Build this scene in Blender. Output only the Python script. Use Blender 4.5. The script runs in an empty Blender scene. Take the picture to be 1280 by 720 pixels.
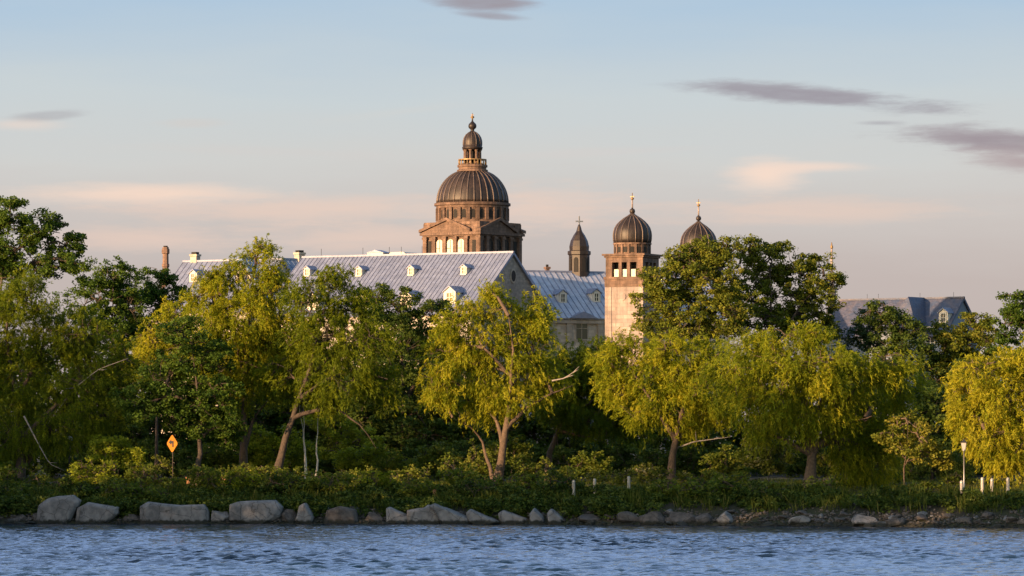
import bpy, math, random
import numpy as np
from mathutils import Vector
R = math.radians
sc = bpy.context.scene
col = sc.collection

# ------------------------------------------------------------------ camera
FP = 6000.0          # focal length in photograph pixels (1280 wide)
CAMH = 5.0
HOR = 574.0          # horizon row in the photograph
cam_d = bpy.data.cameras.new('camera')
cam = bpy.data.objects.new('camera', cam_d); col.objects.link(cam)
cam_d.sensor_width = 36; cam_d.lens = FP / 1280 * 36
cam_d.shift_y = (HOR - 360) / 1280
cam_d.clip_start = 1; cam_d.clip_end = 20000
cam.location = (0, 0, CAMH); cam.rotation_euler = (R(90), 0, 0)
sc.camera = cam

# ------------------------------------------------------------------ sun, sky, exposure
SUN_AZ, SUN_EL = R(50), R(8.0)       # left of "behind the camera", low evening sun
sun_dir = Vector((-math.sin(SUN_AZ) * math.cos(SUN_EL), -math.cos(SUN_AZ) * math.cos(SUN_EL), math.sin(SUN_EL)))
sd = bpy.data.lights.new('sun', 'SUN'); sd.energy = 5.0; sd.angle = R(0.55); sd.color = (1.0, 0.60, 0.31)
so = bpy.data.objects.new('sun', sd); col.objects.link(so)
so.rotation_euler = sun_dir.to_track_quat('Z', 'Y').to_euler(); so.location = (-200, -200, 120)
vs = sc.view_settings
vs.view_transform = 'Standard'; vs.look = 'None'; vs.gamma = 1; vs.use_curve_mapping = False
vs.exposure = 1.15
sc.cycles.max_bounces = 6; sc.cycles.diffuse_bounces = 3; sc.cycles.glossy_bounces = 3
sc.cycles.transmission_bounces = 4; sc.cycles.transparent_max_bounces = 4
sc.cycles.caustics_reflective = False; sc.cycles.caustics_refractive = False
sc.cycles.sample_clamp_indirect = 4

w = bpy.data.worlds.new('World'); sc.world = w; w.use_nodes = True
nt = w.node_tree; nt.nodes.clear()
def N(tree, t, **kw):
    n = tree.nodes.new(t)
    for k, v in kw.items():
        if k == 'inp':
            for kk, vv in v.items(): n.inputs[kk].default_value = vv
        else: setattr(n, k, v)
    return n
def mth(tree, op, a, b=None, c=None, clamp=False):
    n = tree.nodes.new('ShaderNodeMath'); n.operation = op; n.use_clamp = clamp
    for i, v in enumerate((a, b, c)):
        if v is None: continue
        if isinstance(v, (int, float)): n.inputs[i].default_value = v
        else: tree.links.new(v, n.inputs[i])
    return n.outputs[0]
def smooth(tree, v, a, b):
    n = tree.nodes.new('ShaderNodeMapRange'); n.interpolation_type = 'SMOOTHSTEP'
    tree.links.new(v, n.inputs['Value']); n.inputs['From Min'].default_value = a; n.inputs['From Max'].default_value = b
    return n.outputs[0]
def ramp(tree, fac, stops):
    n = tree.nodes.new('ShaderNodeValToRGB')
    e = n.color_ramp.elements
    while len(e) < len(stops): e.new(0.5)
    for i, (p, c) in enumerate(stops):
        e[i].position = p; e[i].color = (*c, 1)
    if fac is not None: tree.links.new(fac, n.inputs[0])
    return n.outputs[0]
def mixc(tree, fac, a, b, mode='MIX'):
    n = tree.nodes.new('ShaderNodeMix'); n.data_type = 'RGBA'; n.blend_type = mode
    for s, v in ((n.inputs[0], fac), (n.inputs[6], a), (n.inputs[7], b)):
        if isinstance(v, (int, float)): s.default_value = v
        elif isinstance(v, tuple): s.default_value = (*v, 1) if len(v) == 3 else v
        else: tree.links.new(v, s)
    return n.outputs[2]

def build_world():
    L = nt.links.new
    sky = N(nt, 'ShaderNodeTexSky', sky_type='NISHITA', sun_disc=False)
    sky.sun_elevation = SUN_EL
    sky.sun_rotation = math.atan2(sun_dir.x, sun_dir.y)
    sky.altitude = 20; sky.air_density = 1.0; sky.dust_density = 1.5; sky.ozone_density = 1.0
    tc = N(nt, 'ShaderNodeTexCoord')
    sp = N(nt, 'ShaderNodeSeparateXYZ'); L(tc.outputs['Generated'], sp.inputs[0])
    x, y, z = sp.outputs
    hyp = mth(nt, 'SQRT', mth(nt, 'ADD', mth(nt, 'MULTIPLY', x, x), mth(nt, 'MULTIPLY', y, y)))
    el = mth(nt, 'DIVIDE', z, mth(nt, 'MAXIMUM', hyp, 0.01))
    az = mth(nt, 'ARCTAN2', x, y)
    # evening band of the sky opposite the sun: rose near the horizon, grey, then blue
    warp = N(nt, 'ShaderNodeTexNoise', inp={'Scale': 1.0, 'Detail': 4.0, 'Roughness': 0.55})
    cv = N(nt, 'ShaderNodeCombineXYZ')
    L(mth(nt, 'MULTIPLY', az, 14.0), cv.inputs[0]); L(mth(nt, 'MULTIPLY', el, 90.0), cv.inputs[1])
    L(cv.outputs[0], warp.inputs['Vector'])
    wv = mth(nt, 'SUBTRACT', warp.outputs[0], 0.5)
    el2 = mth(nt, 'ADD', el, mth(nt, 'MULTIPLY', wv, 0.012))
    band = ramp(nt, mth(nt, 'MULTIPLY', el2, 5.0), [
        (0.0, (0.45, 0.37, 0.345)), (0.19, (0.475, 0.41, 0.385)), (0.255, (0.53, 0.49, 0.465)), (0.31, (0.55, 0.55, 0.535)),
        (0.38, (0.51, 0.56, 0.58)), (0.48, (0.38, 0.50, 0.62)), (0.62, (0.38, 0.52, 0.76)), (1.0, (0.40, 0.60, 1.02))])
    cur = band
    # cloud banks: (azimuth px, elevation px, half sizes) as directions in the sky
    fine = N(nt, 'ShaderNodeTexNoise', inp={'Scale': 1.0, 'Detail': 8.0, 'Roughness': 0.68})
    cv2 = N(nt, 'ShaderNodeCombineXYZ')
    L(mth(nt, 'MULTIPLY', az, 60.0), cv2.inputs[0]); L(mth(nt, 'MULTIPLY', el, 380.0), cv2.inputs[1])
    L(cv2.outputs[0], fine.inputs['Vector'])
    fn = mth(nt, 'SUBTRACT', fine.outputs[0], 0.5)
    def cloud(px, py, rx, ry, tilt, colr, amount, soft, wob):
        nonlocal cur
        u = mth(nt, 'SUBTRACT', az, (px - 640) / FP); v = mth(nt, 'SUBTRACT', el, (HOR - py) / FP)
        v = mth(nt, 'SUBTRACT', v, mth(nt, 'MULTIPLY', u, tilt))
        du = mth(nt, 'DIVIDE', u, rx / FP); dv = mth(nt, 'DIVIDE', v, ry / FP)
        d = mth(nt, 'SQRT', mth(nt, 'ADD', mth(nt, 'MULTIPLY', du, du), mth(nt, 'MULTIPLY', dv, dv)))
        d = mth(nt, 'ADD', d, mth(nt, 'ADD', mth(nt, 'MULTIPLY', fn, wob), mth(nt, 'MULTIPLY', wv, wob)))
        m = smooth(nt, d, 1.0, 1.0 - soft)
        cur = mixc(nt, mth(nt, 'MULTIPLY', m, mth(nt, 'ADD', amount, mth(nt, 'MULTIPLY', fn, 0.7)), clamp=True), cur, colr)
    pink = (0.80, 0.61, 0.50); mauve = (0.30, 0.28, 0.315); rose = (0.72, 0.54, 0.45)
    cloud(190, 243, 230, 19, 0.0, pink, 0.9, 0.95, 1.0)
    cloud(420, 260, 360, 24, 0.0, rose, 0.7, 0.95, 1.5)
    cloud(680, 258, 150, 36, 0.0, rose, 0.75, 0.95, 1.5)
    cloud(460, 298, 250, 28, 0.05, rose, 0.65, 0.95, 1.6)
    cloud(180, 300, 160, 22, 0.0, rose, 0.6, 0.95, 1.6)
    cloud(760, 190, 200, 8, 0.04, (0.58, 0.54, 0.52), 0.4, 0.95, 1.4)
    cloud(330, 190, 220, 10, -0.03, (0.57, 0.54, 0.52), 0.4, 0.95, 1.6)
    cloud(240, 155, 60, 9, 0.0, (0.58, 0.52, 0.48), 0.4, 0.9, 1.2)
    cloud(60, 147, 60, 9, 0.08, (0.36, 0.35, 0.37), 0.55, 0.8, 1.2)
    cloud(30, 158, 70, 10, 0.0, pink, 0.35, 0.9, 1.2)
    cloud(500, 140, 140, 9, 0.12, (0.55, 0.56, 0.55), 0.5, 0.9, 1.0)
    cloud(958, 217, 72, 34, 0.0, (0.82, 0.63, 0.52), 0.9, 0.95, 0.9)
    cloud(1010, 209, 120, 11, 0.0, (0.80, 0.62, 0.52), 0.75, 0.95, 0.8)
    cloud(1000, 265, 260, 26, 0.0, rose, 0.6, 0.95, 1.6)
    cloud(1000, 119, 195, 17, -0.085, mauve, 0.95, 0.8, 1.5)
    cloud(1100, 155, 40, 4, 0.0, mauve, 0.4, 0.9, 0.8)
    cloud(1245, 178, 165, 19, -0.07, (0.30, 0.255, 0.28), 0.9, 0.9, 1.6)
    cloud(1280, 205, 110, 20, -0.12, (0.36, 0.28, 0.29), 0.75, 0.95, 1.6)
    cloud(612, 3, 75, 11, -0.02, mauve, 0.95, 0.8, 1.3)
    cloud(615, 20, 50, 6, -0.08, mauve, 0.7, 0.8, 0.9)
    b1 = N(nt, 'ShaderNodeBackground'); L(cur, b1.inputs[0]); b1.inputs[1].default_value = 0.52
    b0 = N(nt, 'ShaderNodeBackground'); L(sky.outputs[0], b0.inputs[0]); b0.inputs[1].default_value = 0.15
    f = mth(nt, 'MULTIPLY', smooth(nt, el, 0.9, 0.3), smooth(nt, y, -0.1, 0.5))
    mx = N(nt, 'ShaderNodeMixShader'); L(f, mx.inputs[0]); L(b0.outputs[0], mx.inputs[1]); L(b1.outputs[0], mx.inputs[2])
    out = N(nt, 'ShaderNodeOutputWorld'); L(mx.outputs[0], out.inputs[0])
build_world()

# ------------------------------------------------------------------ helpers
rng = np.random.default_rng(7)
random.seed(7)
def at(px, py, Y):
    return Vector(((px - 640) / FP * Y, Y, CAMH + (HOR - py) / FP * Y))
def tag(o, label=None, cat=None, group=None, kind=None):
    if label: o['label'] = label
    if cat: o['category'] = cat
    if group: o['group'] = group
    if kind: o['kind'] = kind
    return o
def empty(name, loc, rz=0, label=None, cat=None, group=None):
    o = bpy.data.objects.new(name, None); col.objects.link(o)
    o.location = loc; o.rotation_euler = (0, 0, rz); o.empty_display_size = 0.5
    return tag(o, label, cat, group)
def link(name, me, parent=None, loc=None):
    o = bpy.data.objects.new(name, me); col.objects.link(o)
    if parent: o.parent = parent
    if loc is not None: o.location = loc
    return o
def copy_tree(o, parent=None):
    c = o.copy(); col.objects.link(c)
    if parent: c.parent = parent
    for ch in [k for k in bpy.data.objects if k.parent == o]: copy_tree(ch, c)
    return c
def quads_mesh(name, V, nv=4, tint=None, smooth_=False, F=None):
    """fast mesh from arrays: V (n,3); faces are consecutive groups of nv, or the index array F"""
    me = bpy.data.meshes.new(name)
    V = np.asarray(V, np.float32).reshape(-1, 3)
    idx = np.arange(len(V), dtype=np.int32).reshape(-1, nv) if F is None else np.asarray(F, np.int32)
    me.vertices.add(len(V)); me.vertices.foreach_set('co', V.ravel())
    me.loops.add(idx.size); me.loops.foreach_set('vertex_index', idx.ravel())
    me.polygons.add(len(idx)); me.polygons.foreach_set('loop_start', np.arange(0, idx.size, idx.shape[1], dtype=np.int32))
    if smooth_: me.polygons.foreach_set('use_smooth', np.ones(len(idx), bool))
    if tint is not None:
        a = me.attributes.new('tint', 'FLOAT', 'POINT'); a.data.foreach_set('value', np.asarray(tint, np.float32))
    me.update(calc_edges=True)
    return me

class MB:
    def __init__(s): s.v = []; s.f = []; s.m = []; s.sm = []
    def add(s, vs_, fs_, mi=0, sm=False):
        b = len(s.v); s.v += [tuple(p) for p in vs_]
        for f in fs_: s.f.append(tuple(i + b for i in f)); s.m.append(mi); s.sm.append(sm)
    def box(s, x0, y0, z0, x1, y1, z1, mi=0):
        s.add([(x0, y0, z0), (x1, y0, z0), (x1, y1, z0), (x0, y1, z0), (x0, y0, z1), (x1, y0, z1), (x1, y1, z1), (x0, y1, z1)],
              [(0, 3, 2, 1), (4, 5, 6, 7), (0, 1, 5, 4), (1, 2, 6, 5), (2, 3, 7, 6), (3, 0, 4, 7)], mi)
    def obox(s, o, a, b, c, mi=0):
        o, a, b, c = map(Vector, (o, a, b, c))
        P = [o, o + a, o + a + b, o + b, o + c, o + a + c, o + a + b + c, o + b + c]
        fs_ = [(0, 3, 2, 1), (4, 5, 6, 7), (0, 1, 5, 4), (1, 2, 6, 5), (2, 3, 7, 6), (3, 0, 4, 7)]
        if a.cross(b).dot(c) < 0: fs_ = [f[::-1] for f in fs_]
        s.add(P, fs_, mi)
    def prism(s, poly, d, mi=0):
        """poly: list of 3d points (planar); d: extrusion vector"""
        n = len(poly); d = Vector(d); P = [Vector(p) for p in poly]; Q = [p + d for p in P]
        s.add(P + Q, [tuple(range(n))[::-1], tuple(range(n, 2 * n))] + [(i, (i + 1) % n, n + (i + 1) % n, n + i) for i in range(n)], mi)
    def lathe(s, prof, segs=24, c=(0, 0), mi=0, sm=True, rot=0.0):
        b = []
        for r, z in prof:
            for k in range(segs):
                a = 2 * math.pi * k / segs + rot
                b.append((c[0] + r * math.cos(a), c[1] + r * math.sin(a), z))
        fs_ = []
        for i in range(len(prof) - 1):
            for k in range(segs):
                k2 = (k + 1) % segs
                fs_.append((i * segs + k, i * segs + k2, (i + 1) * segs + k2, (i + 1) * segs + k))
        fs_.append(tuple(range(segs))[::-1]); fs_.append(tuple((len(prof) - 1) * segs + k for k in range(segs)))
        s.add(b, fs_, mi, sm)
    def tube(s, pts, rad, sides=6, mi=0):
        P = [Vector(p) for p in pts]; n = len(P)
        if not isinstance(rad, (list, tuple)): rad = [rad] * n
        vv = []
        for i, p in enumerate(P):
            t = (P[min(i + 1, n - 1)] - P[max(i - 1, 0)]).normalized()
            a = t.cross(Vector((0, 1, 0)) if abs(t.y) < .9 else Vector((1, 0, 0))).normalized(); b = t.cross(a)
            for k in range(sides):
                an = 2 * math.pi * k / sides
                vv.append(p + (a * math.cos(an) + b * math.sin(an)) * rad[i])
        fs_ = [(i * sides + k, i * sides + (k + 1) % sides, (i + 1) * sides + (k + 1) % sides, (i + 1) * sides + k) for i in range(n - 1) for k in range(sides)]
        fs_ += [tuple(range(sides))[::-1], tuple((n - 1) * sides + k for k in range(sides))]
        s.add(vv, fs_, mi, True)
    def build(s, name, mats, parent=None, loc=None):
        me = bpy.data.meshes.new(name); me.from_pydata(s.v, [], s.f)
        if not isinstance(mats, (list, tuple)): mats = [mats]
        for m in mats: me.materials.append(m)
        me.polygons.foreach_set('material_index', s.m); me.polygons.foreach_set('use_smooth', s.sm)
        me.update()
        return link(name, me, parent, loc)

# ------------------------------------------------------------------ materials
def mat(name, base, rough=0.7, metal=0.0, noise=None, scale=4.0, bump=0.0, bscale=20.0, spec=0.4, detail=5.0, coords='Object', brick=None, streak=0.0, wet=False):
    """principled material; noise = second colour mixed in by fractal noise; brick=(scale, mortar colour)"""
    m = bpy.data.materials.new(name); m.use_nodes = True
    t = m.node_tree; p = t.nodes['Principled BSDF']; L = t.links.new
    p.inputs['Roughness'].default_value = rough; p.inputs['Metallic'].default_value = metal
    p.inputs['Specular IOR Level'].default_value = spec
    p.inputs['Base Color'].default_value = (*base, 1)
    tc = N(t, 'ShaderNodeTexCoord')
    c = None
    if noise is not None:
        n = N(t, 'ShaderNodeTexNoise', inp={'Scale': scale, 'Detail': detail, 'Roughness': 0.6}); L(tc.outputs[coords], n.inputs['Vector'])
        n2 = N(t, 'ShaderNodeTexNoise', inp={'Scale': scale * 0.13, 'Detail': 3.0}); L(tc.outputs[coords], n2.inputs['Vector'])
        f = smooth(t, mth(t, 'ADD', mth(t, 'MULTIPLY', n.outputs[0], 0.6), mth(t, 'MULTIPLY', n2.outputs[0], 0.4)), 0.35, 0.65)
        c = mixc(t, f, base, noise)
    if brick:
        # courses on vertical faces whichever way they look: use (x+y, z)
        s3 = N(t, 'ShaderNodeSeparateXYZ'); L(tc.outputs[coords], s3.inputs[0])
        cb = N(t, 'ShaderNodeCombineXYZ'); L(mth(t, 'ADD', s3.outputs[0], s3.outputs[1]), cb.inputs[0]); L(s3.outputs[2], cb.inputs[1])
        b = N(t, 'ShaderNodeTexBrick', inp={'Scale': brick[0], 'Mortar Size': 0.03, 'Color1': (0.75, 0.75, 0.75, 1), 'Color2': (1.12, 1.1, 1.06, 1), 'Mortar': (*brick[1], 1), 'Bias': 0.0, 'Brick Width': 0.9, 'Row Height': 0.42})
        L(cb.outputs[0], b.inputs['Vector'])
        c = mixc(t, 1.0, c if c is not None else base, b.outputs[0], 'MULTIPLY')
    if streak:
        mp = N(t, 'ShaderNodeMapping'); mp.inputs['Scale'].default_value = (1.6, 1.6, 0.16); L(tc.outputs[coords], mp.inputs['Vector'])
        n = N(t, 'ShaderNodeTexNoise', inp={'Scale': 1.0, 'Detail': 6.0, 'Roughness': 0.65}); L(mp.outputs[0], n.inputs['Vector'])
        v = mth(t, 'ADD', mth(t, 'MULTIPLY', smooth(t, n.outputs[0], 0.32, 0.66), streak), 1.0 - streak * 0.6)
        c = mixc(t, 1.0, c if c is not None else base, v, 'MULTIPLY')
    if wet:      # dark damp band and algae stain up from the waterline
        gp = N(t, 'ShaderNodeNewGeometry'); s3 = N(t, 'ShaderNodeSeparateXYZ'); L(gp.outputs['Position'], s3.inputs[0])
        n = N(t, 'ShaderNodeTexNoise', inp={'Scale': 3.0, 'Detail': 4.0}); L(gp.outputs['Position'], n.inputs['Vector'])
        f = smooth(t, mth(t, 'ADD', s3.outputs[2], mth(t, 'MULTIPLY', mth(t, 'SUBTRACT', n.outputs[0], 0.5), 0.5)), 0.42, 0.22)
        c = mixc(t, f, c if c is not None else base, (0.022, 0.024, 0.02))
        k2 = N(t, 'ShaderNodeTexVoronoi', feature='DISTANCE_TO_EDGE', inp={'Scale': 1.1}); L(mixc(t, 0.25, gp.outputs['Position'], n.outputs['Color']), k2.inputs['Vector'])
        c = mixc(t, mth(t, 'MULTIPLY', smooth(t, k2.outputs[0], 0.03, 0.0), 0.7), c, (0.03, 0.03, 0.03))
    if c is not None: L(c, p.inputs['Base Color'])
    if bump:
        n = N(t, 'ShaderNodeTexNoise', inp={'Scale': bscale, 'Detail': 5.0}); L(tc.outputs[coords], n.inputs['Vector'])
        bp = N(t, 'ShaderNodeBump', inp={'Strength': bump, 'Distance': 0.05}); L(n.outputs[0], bp.inputs['Height'])
        L(bp.outputs[0], p.inputs['Normal'])
    return m
def leaf_mat(name, stops, trans=0.35, tcol=(1.25, 1.15, 0.55), rough=0.55):
    m = bpy.data.materials.new(name); m.use_nodes = True
    t = m.node_tree; t.nodes.clear(); L = t.links.new
    a = N(t, 'ShaderNodeAttribute', attribute_name='tint')
    oi = N(t, 'ShaderNodeObjectInfo')
    f = mth(t, 'ADD', a.outputs['Fac'], mth(t, 'MULTIPLY', mth(t, 'SUBTRACT', oi.outputs['Random'], 0.5), 0.12), clamp=True)
    c = ramp(t, f, stops)
    d = N(t, 'ShaderNodeBsdfPrincipled'); L(c, d.inputs['Base Color']); d.inputs['Roughness'].default_value = rough
    d.inputs['Specular IOR Level'].default_value = 0.08
    tr = N(t, 'ShaderNodeBsdfTranslucent'); L(mixc(t, 1.0, c, tcol, 'MULTIPLY'), tr.inputs[0])
    mx = N(t, 'ShaderNodeMixShader', inp={0: trans}); L(d.outputs[0], mx.inputs[1]); L(tr.outputs[0], mx.inputs[2])
    o = N(t, 'ShaderNodeOutputMaterial'); L(mx.outputs[0], o.inputs[0])
    return m

M = {}
M['stone'] = mat('grey_stone', (0.30, 0.27, 0.24), 0.85, noise=(0.40, 0.36, 0.31), scale=1.5, bump=0.4, bscale=6, brick=(1.1, (0.8, 0.78, 0.75)))
M['cream'] = mat('cream_stone', (0.36, 0.33, 0.29), 0.85, noise=(0.45, 0.41, 0.36), scale=1.2, bump=0.3, bscale=6, brick=(1.1, (0.85, 0.83, 0.8)))
M['gable'] = mat('rubble_stone', (0.20, 0.19, 0.185), 0.9, noise=(0.30, 0.28, 0.26), scale=2.0, bump=0.5, bscale=5, brick=(1.5, (0.85, 0.83, 0.8)))
M['brown'] = mat('brown_stone', (0.105, 0.068, 0.053), 0.85, noise=(0.17, 0.112, 0.087), scale=1.5, bump=0.3, bscale=6, brick=(1.2, (0.7, 0.68, 0.66)), streak=0.6)
M['pale'] = mat('pale_dressed_stone', (0.24, 0.202, 0.195), 0.85, noise=(0.32, 0.268, 0.256), scale=1.1, bump=0.3, bscale=5, brick=(0.9, (0.72, 0.70, 0.68)), streak=0.45)
M['copper'] = mat('weathered_copper', (0.018, 0.0135, 0.013), 0.5, 0.1, noise=(0.034, 0.025, 0.023), scale=1.0, bump=0.1, streak=0.7)
M['copper_rib'] = mat('copper_rib', (0.075, 0.057, 0.05), 0.45, 0.2, noise=(0.12, 0.092, 0.08), scale=2)  # lighter than the dome copper: light caught by the ribs put into colour
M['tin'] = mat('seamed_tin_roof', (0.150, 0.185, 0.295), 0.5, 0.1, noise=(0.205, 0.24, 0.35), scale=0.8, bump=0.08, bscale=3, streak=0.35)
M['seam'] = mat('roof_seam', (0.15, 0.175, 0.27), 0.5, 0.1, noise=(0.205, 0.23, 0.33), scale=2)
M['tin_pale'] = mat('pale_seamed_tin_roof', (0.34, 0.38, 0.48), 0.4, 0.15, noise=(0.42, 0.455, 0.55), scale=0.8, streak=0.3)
M['tin_shaded'] = mat('shaded_tin_roof', (0.10, 0.17, 0.30), 0.5, 0.1, noise=(0.14, 0.21, 0.34), scale=0.8)  # bluer copy of the tin: the wing's shaded slope put into colour
M['slate'] = mat('slate_roof', (0.05, 0.078, 0.15), 0.6, 0.0, noise=(0.105, 0.105, 0.145), scale=1.3, bump=0.3, bscale=8, brick=(2.6, (0.7, 0.7, 0.72)))  # dark blue tone puts the far hall's shade into the colour
M['white'] = mat('cream_paint', (0.50, 0.47, 0.41), 0.6, noise=(0.60, 0.56, 0.49), scale=3)
M['bluewall'] = mat('blue_grey_wall', (0.15, 0.185, 0.25), 0.8, noise=(0.20, 0.235, 0.30), scale=1.5)  # hall walls darkened and blued as well, shade put into the colour
M['dark'] = mat('dark_glass', (0.02, 0.022, 0.026), 0.15, spec=0.6)
M['shade_black'] = mat('shade_black_fill', (0.010, 0.009, 0.009), 0.8, noise=(0.016, 0.014, 0.013))  # near-black stand-in for shade inside openings and niches; also panes and glazing bars
M['gold'] = mat('gilded_metal', (0.20, 0.13, 0.06), 0.5, 0.3, noise=(0.27, 0.185, 0.09))
M['brick'] = mat('chimney_brick', (0.13, 0.085, 0.07), 0.9, noise=(0.19, 0.125, 0.10), scale=2, brick=(3.0, (0.9, 0.9, 0.9)))
M['rock'] = mat('shore_rock', (0.11, 0.113, 0.122), 0.8, noise=(0.235, 0.232, 0.24), scale=2.2, bump=0.9, bscale=4, detail=9, wet=True)
M['rock_dark'] = mat('dark_shore_rock', (0.045, 0.042, 0.042), 0.85, noise=(0.11, 0.10, 0.098), scale=2.5, bump=0.9, bscale=4, detail=9, wet=True)
M['bark'] = mat('willow_bark', (0.06, 0.045, 0.034), 0.9, noise=(0.13, 0.092, 0.066), scale=5, bump=0.8, bscale=9)
M['bark_dark'] = mat('dark_bark', (0.04, 0.032, 0.027), 0.9, noise=(0.085, 0.065, 0.05), scale=5, bump=0.8, bscale=9)
M['deadwood'] = mat('bleached_dead_wood', (0.20, 0.18, 0.16), 0.85, noise=(0.30, 0.27, 0.24), scale=5, bump=0.5)
M['birch'] = mat('birch_bark', (0.62, 0.55, 0.47), 0.8, noise=(0.74, 0.67, 0.58), scale=6)
M['earth'] = mat('earth', (0.022, 0.02, 0.016), 0.95, noise=(0.024, 0.03, 0.012), scale=0.6, bump=0.6, bscale=3)
M['metal'] = mat('grey_metal', (0.32, 0.32, 0.33), 0.45, 0.6, noise=(0.38, 0.38, 0.38))
M['black'] = mat('black_paint', (0.018, 0.018, 0.02), 0.5, noise=(0.028, 0.027, 0.027))
M['yellow'] = mat('sign_yellow', (0.38, 0.155, 0.007), 0.5, noise=(0.32, 0.125, 0.007))
M['post'] = mat('white_post_paint', (0.46, 0.43, 0.39), 0.7, noise=(0.36, 0.34, 0.31), scale=6)
M['wood'] = mat('brown_wood', (0.36, 0.18, 0.09), 0.75, noise=(0.28, 0.14, 0.07), scale=8, bump=0.3)
M['frost'] = mat('frosted_lamp_glass', (0.30, 0.30, 0.295), 0.3, noise=(0.36, 0.36, 0.35), spec=0.6)
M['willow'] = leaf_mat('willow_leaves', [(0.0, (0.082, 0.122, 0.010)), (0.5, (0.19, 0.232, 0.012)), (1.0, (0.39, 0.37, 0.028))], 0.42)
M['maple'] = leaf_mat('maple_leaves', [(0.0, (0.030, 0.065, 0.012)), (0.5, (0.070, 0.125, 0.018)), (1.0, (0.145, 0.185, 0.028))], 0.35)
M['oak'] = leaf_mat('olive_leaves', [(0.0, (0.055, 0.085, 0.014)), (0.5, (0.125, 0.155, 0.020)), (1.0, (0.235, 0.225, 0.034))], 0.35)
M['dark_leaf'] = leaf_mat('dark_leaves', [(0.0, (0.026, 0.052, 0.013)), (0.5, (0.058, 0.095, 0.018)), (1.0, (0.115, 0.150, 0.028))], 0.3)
M['conifer'] = leaf_mat('conifer_needles', [(0.0, (0.020, 0.042, 0.018)), (0.5, (0.038, 0.068, 0.026)), (1.0, (0.065, 0.100, 0.034))], 0.2)
M['bright'] = leaf_mat('sunlit_tone_leaves', [(0.0, (0.10, 0.145, 0.012)), (0.5, (0.19, 0.24, 0.02)), (1.0, (0.32, 0.35, 0.045))], 0.45)  # raised leaf tones: sunlight on saplings and bushes put into colour
M['shrub'] = leaf_mat('shrub_leaves', [(0.0, (0.045, 0.080, 0.014)), (0.5, (0.105, 0.150, 0.020)), (1.0, (0.22, 0.235, 0.045))], 0.4)
M['flower'] = leaf_mat('blossoming_leaves', [(0.0, (0.07, 0.10, 0.018)), (0.6, (0.18, 0.20, 0.03)), (1.0, (0.55, 0.46, 0.28))], 0.4)
M['cover'] = leaf_mat('creeper_leaves', [(0.0, (0.016, 0.034, 0.009)), (0.5, (0.052, 0.088, 0.017)), (1.0, (0.16, 0.19, 0.04))], 0.3)
M['weed'] = leaf_mat('weed_stalks', [(0.0, (0.03, 0.05, 0.010)), (0.5, (0.07, 0.10, 0.016)), (1.0, (0.17, 0.16, 0.05))], 0.35)
M['grass'] = leaf_mat('grass_blades', [(0.0, (0.045, 0.065, 0.012)), (0.5, (0.085, 0.11, 0.016)), (1.0, (0.14, 0.14, 0.03))], 0.4)

# ------------------------------------------------------------------ terrain and river
SX = [-3000, -150, -90, -58, -50, -47, -44, 0, 38, 100, 3000]
SY = [-900, -300, 0, 130, 215, 320, 369.5, 366.5, 349, 338, 100]
def shore(x): return np.interp(x, SX, SY)
def ground(x, y):
    x = np.asarray(x, float); y = np.asarray(y, float)
    s = y - shore(x)
    z = np.interp(s, [-60, -4, 0, 1.2, 3.5, 6.5, 12, 40, 100, 250, 3000], [-4, -1.2, -0.08, 0.55, 1.45, 2.15, 2.4, 3.05, 4.0, 4.5, 6.0])
    amp = np.clip(s / 3, 0, 1) * 0.10
    return z + amp * (np.sin(x * 0.9 + 1.3 * np.sin(y * 0.4)) + 0.7 * np.sin(x * 0.37 + y * 0.61 + 2.0) + 0.5 * np.sin(x * 2.1 - y * 1.7))
def gz(x, y): return float(ground(x, y))
def axis(parts):
    a = []
    for lo, hi, st in parts: a += list(np.arange(lo, hi, st))
    a.append(parts[-1][1]); return np.array(a)
def grid_mesh(name, xs, ys, zf, smooth_=True):
    X, Y = np.meshgrid(xs, ys)
    V = np.stack([X, Y, zf(X, Y)], -1)
    ny, nx = X.shape
    i = (np.arange(ny - 1)[:, None] * nx + np.arange(nx - 1)[None, :]).ravel()
    F = np.stack([i, i + 1, i + nx + 1, i + nx], -1)
    return quads_mesh(name, V, F=F, smooth_=smooth_)
me = grid_mesh('ground', axis([(-6000, -400, 400), (-400, -120, 20), (-120, 60, 1.2), (60, 400, 20), (400, 6000, 400)]),
               axis([(-6000, -200, 500), (-200, 200, 10), (200, 340, 3), (340, 420, 0.8), (420, 660, 8), (660, 9000, 400)]), ground)
me.materials.append(M['earth'])
tag(link('ground', me), kind='structure')

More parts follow.
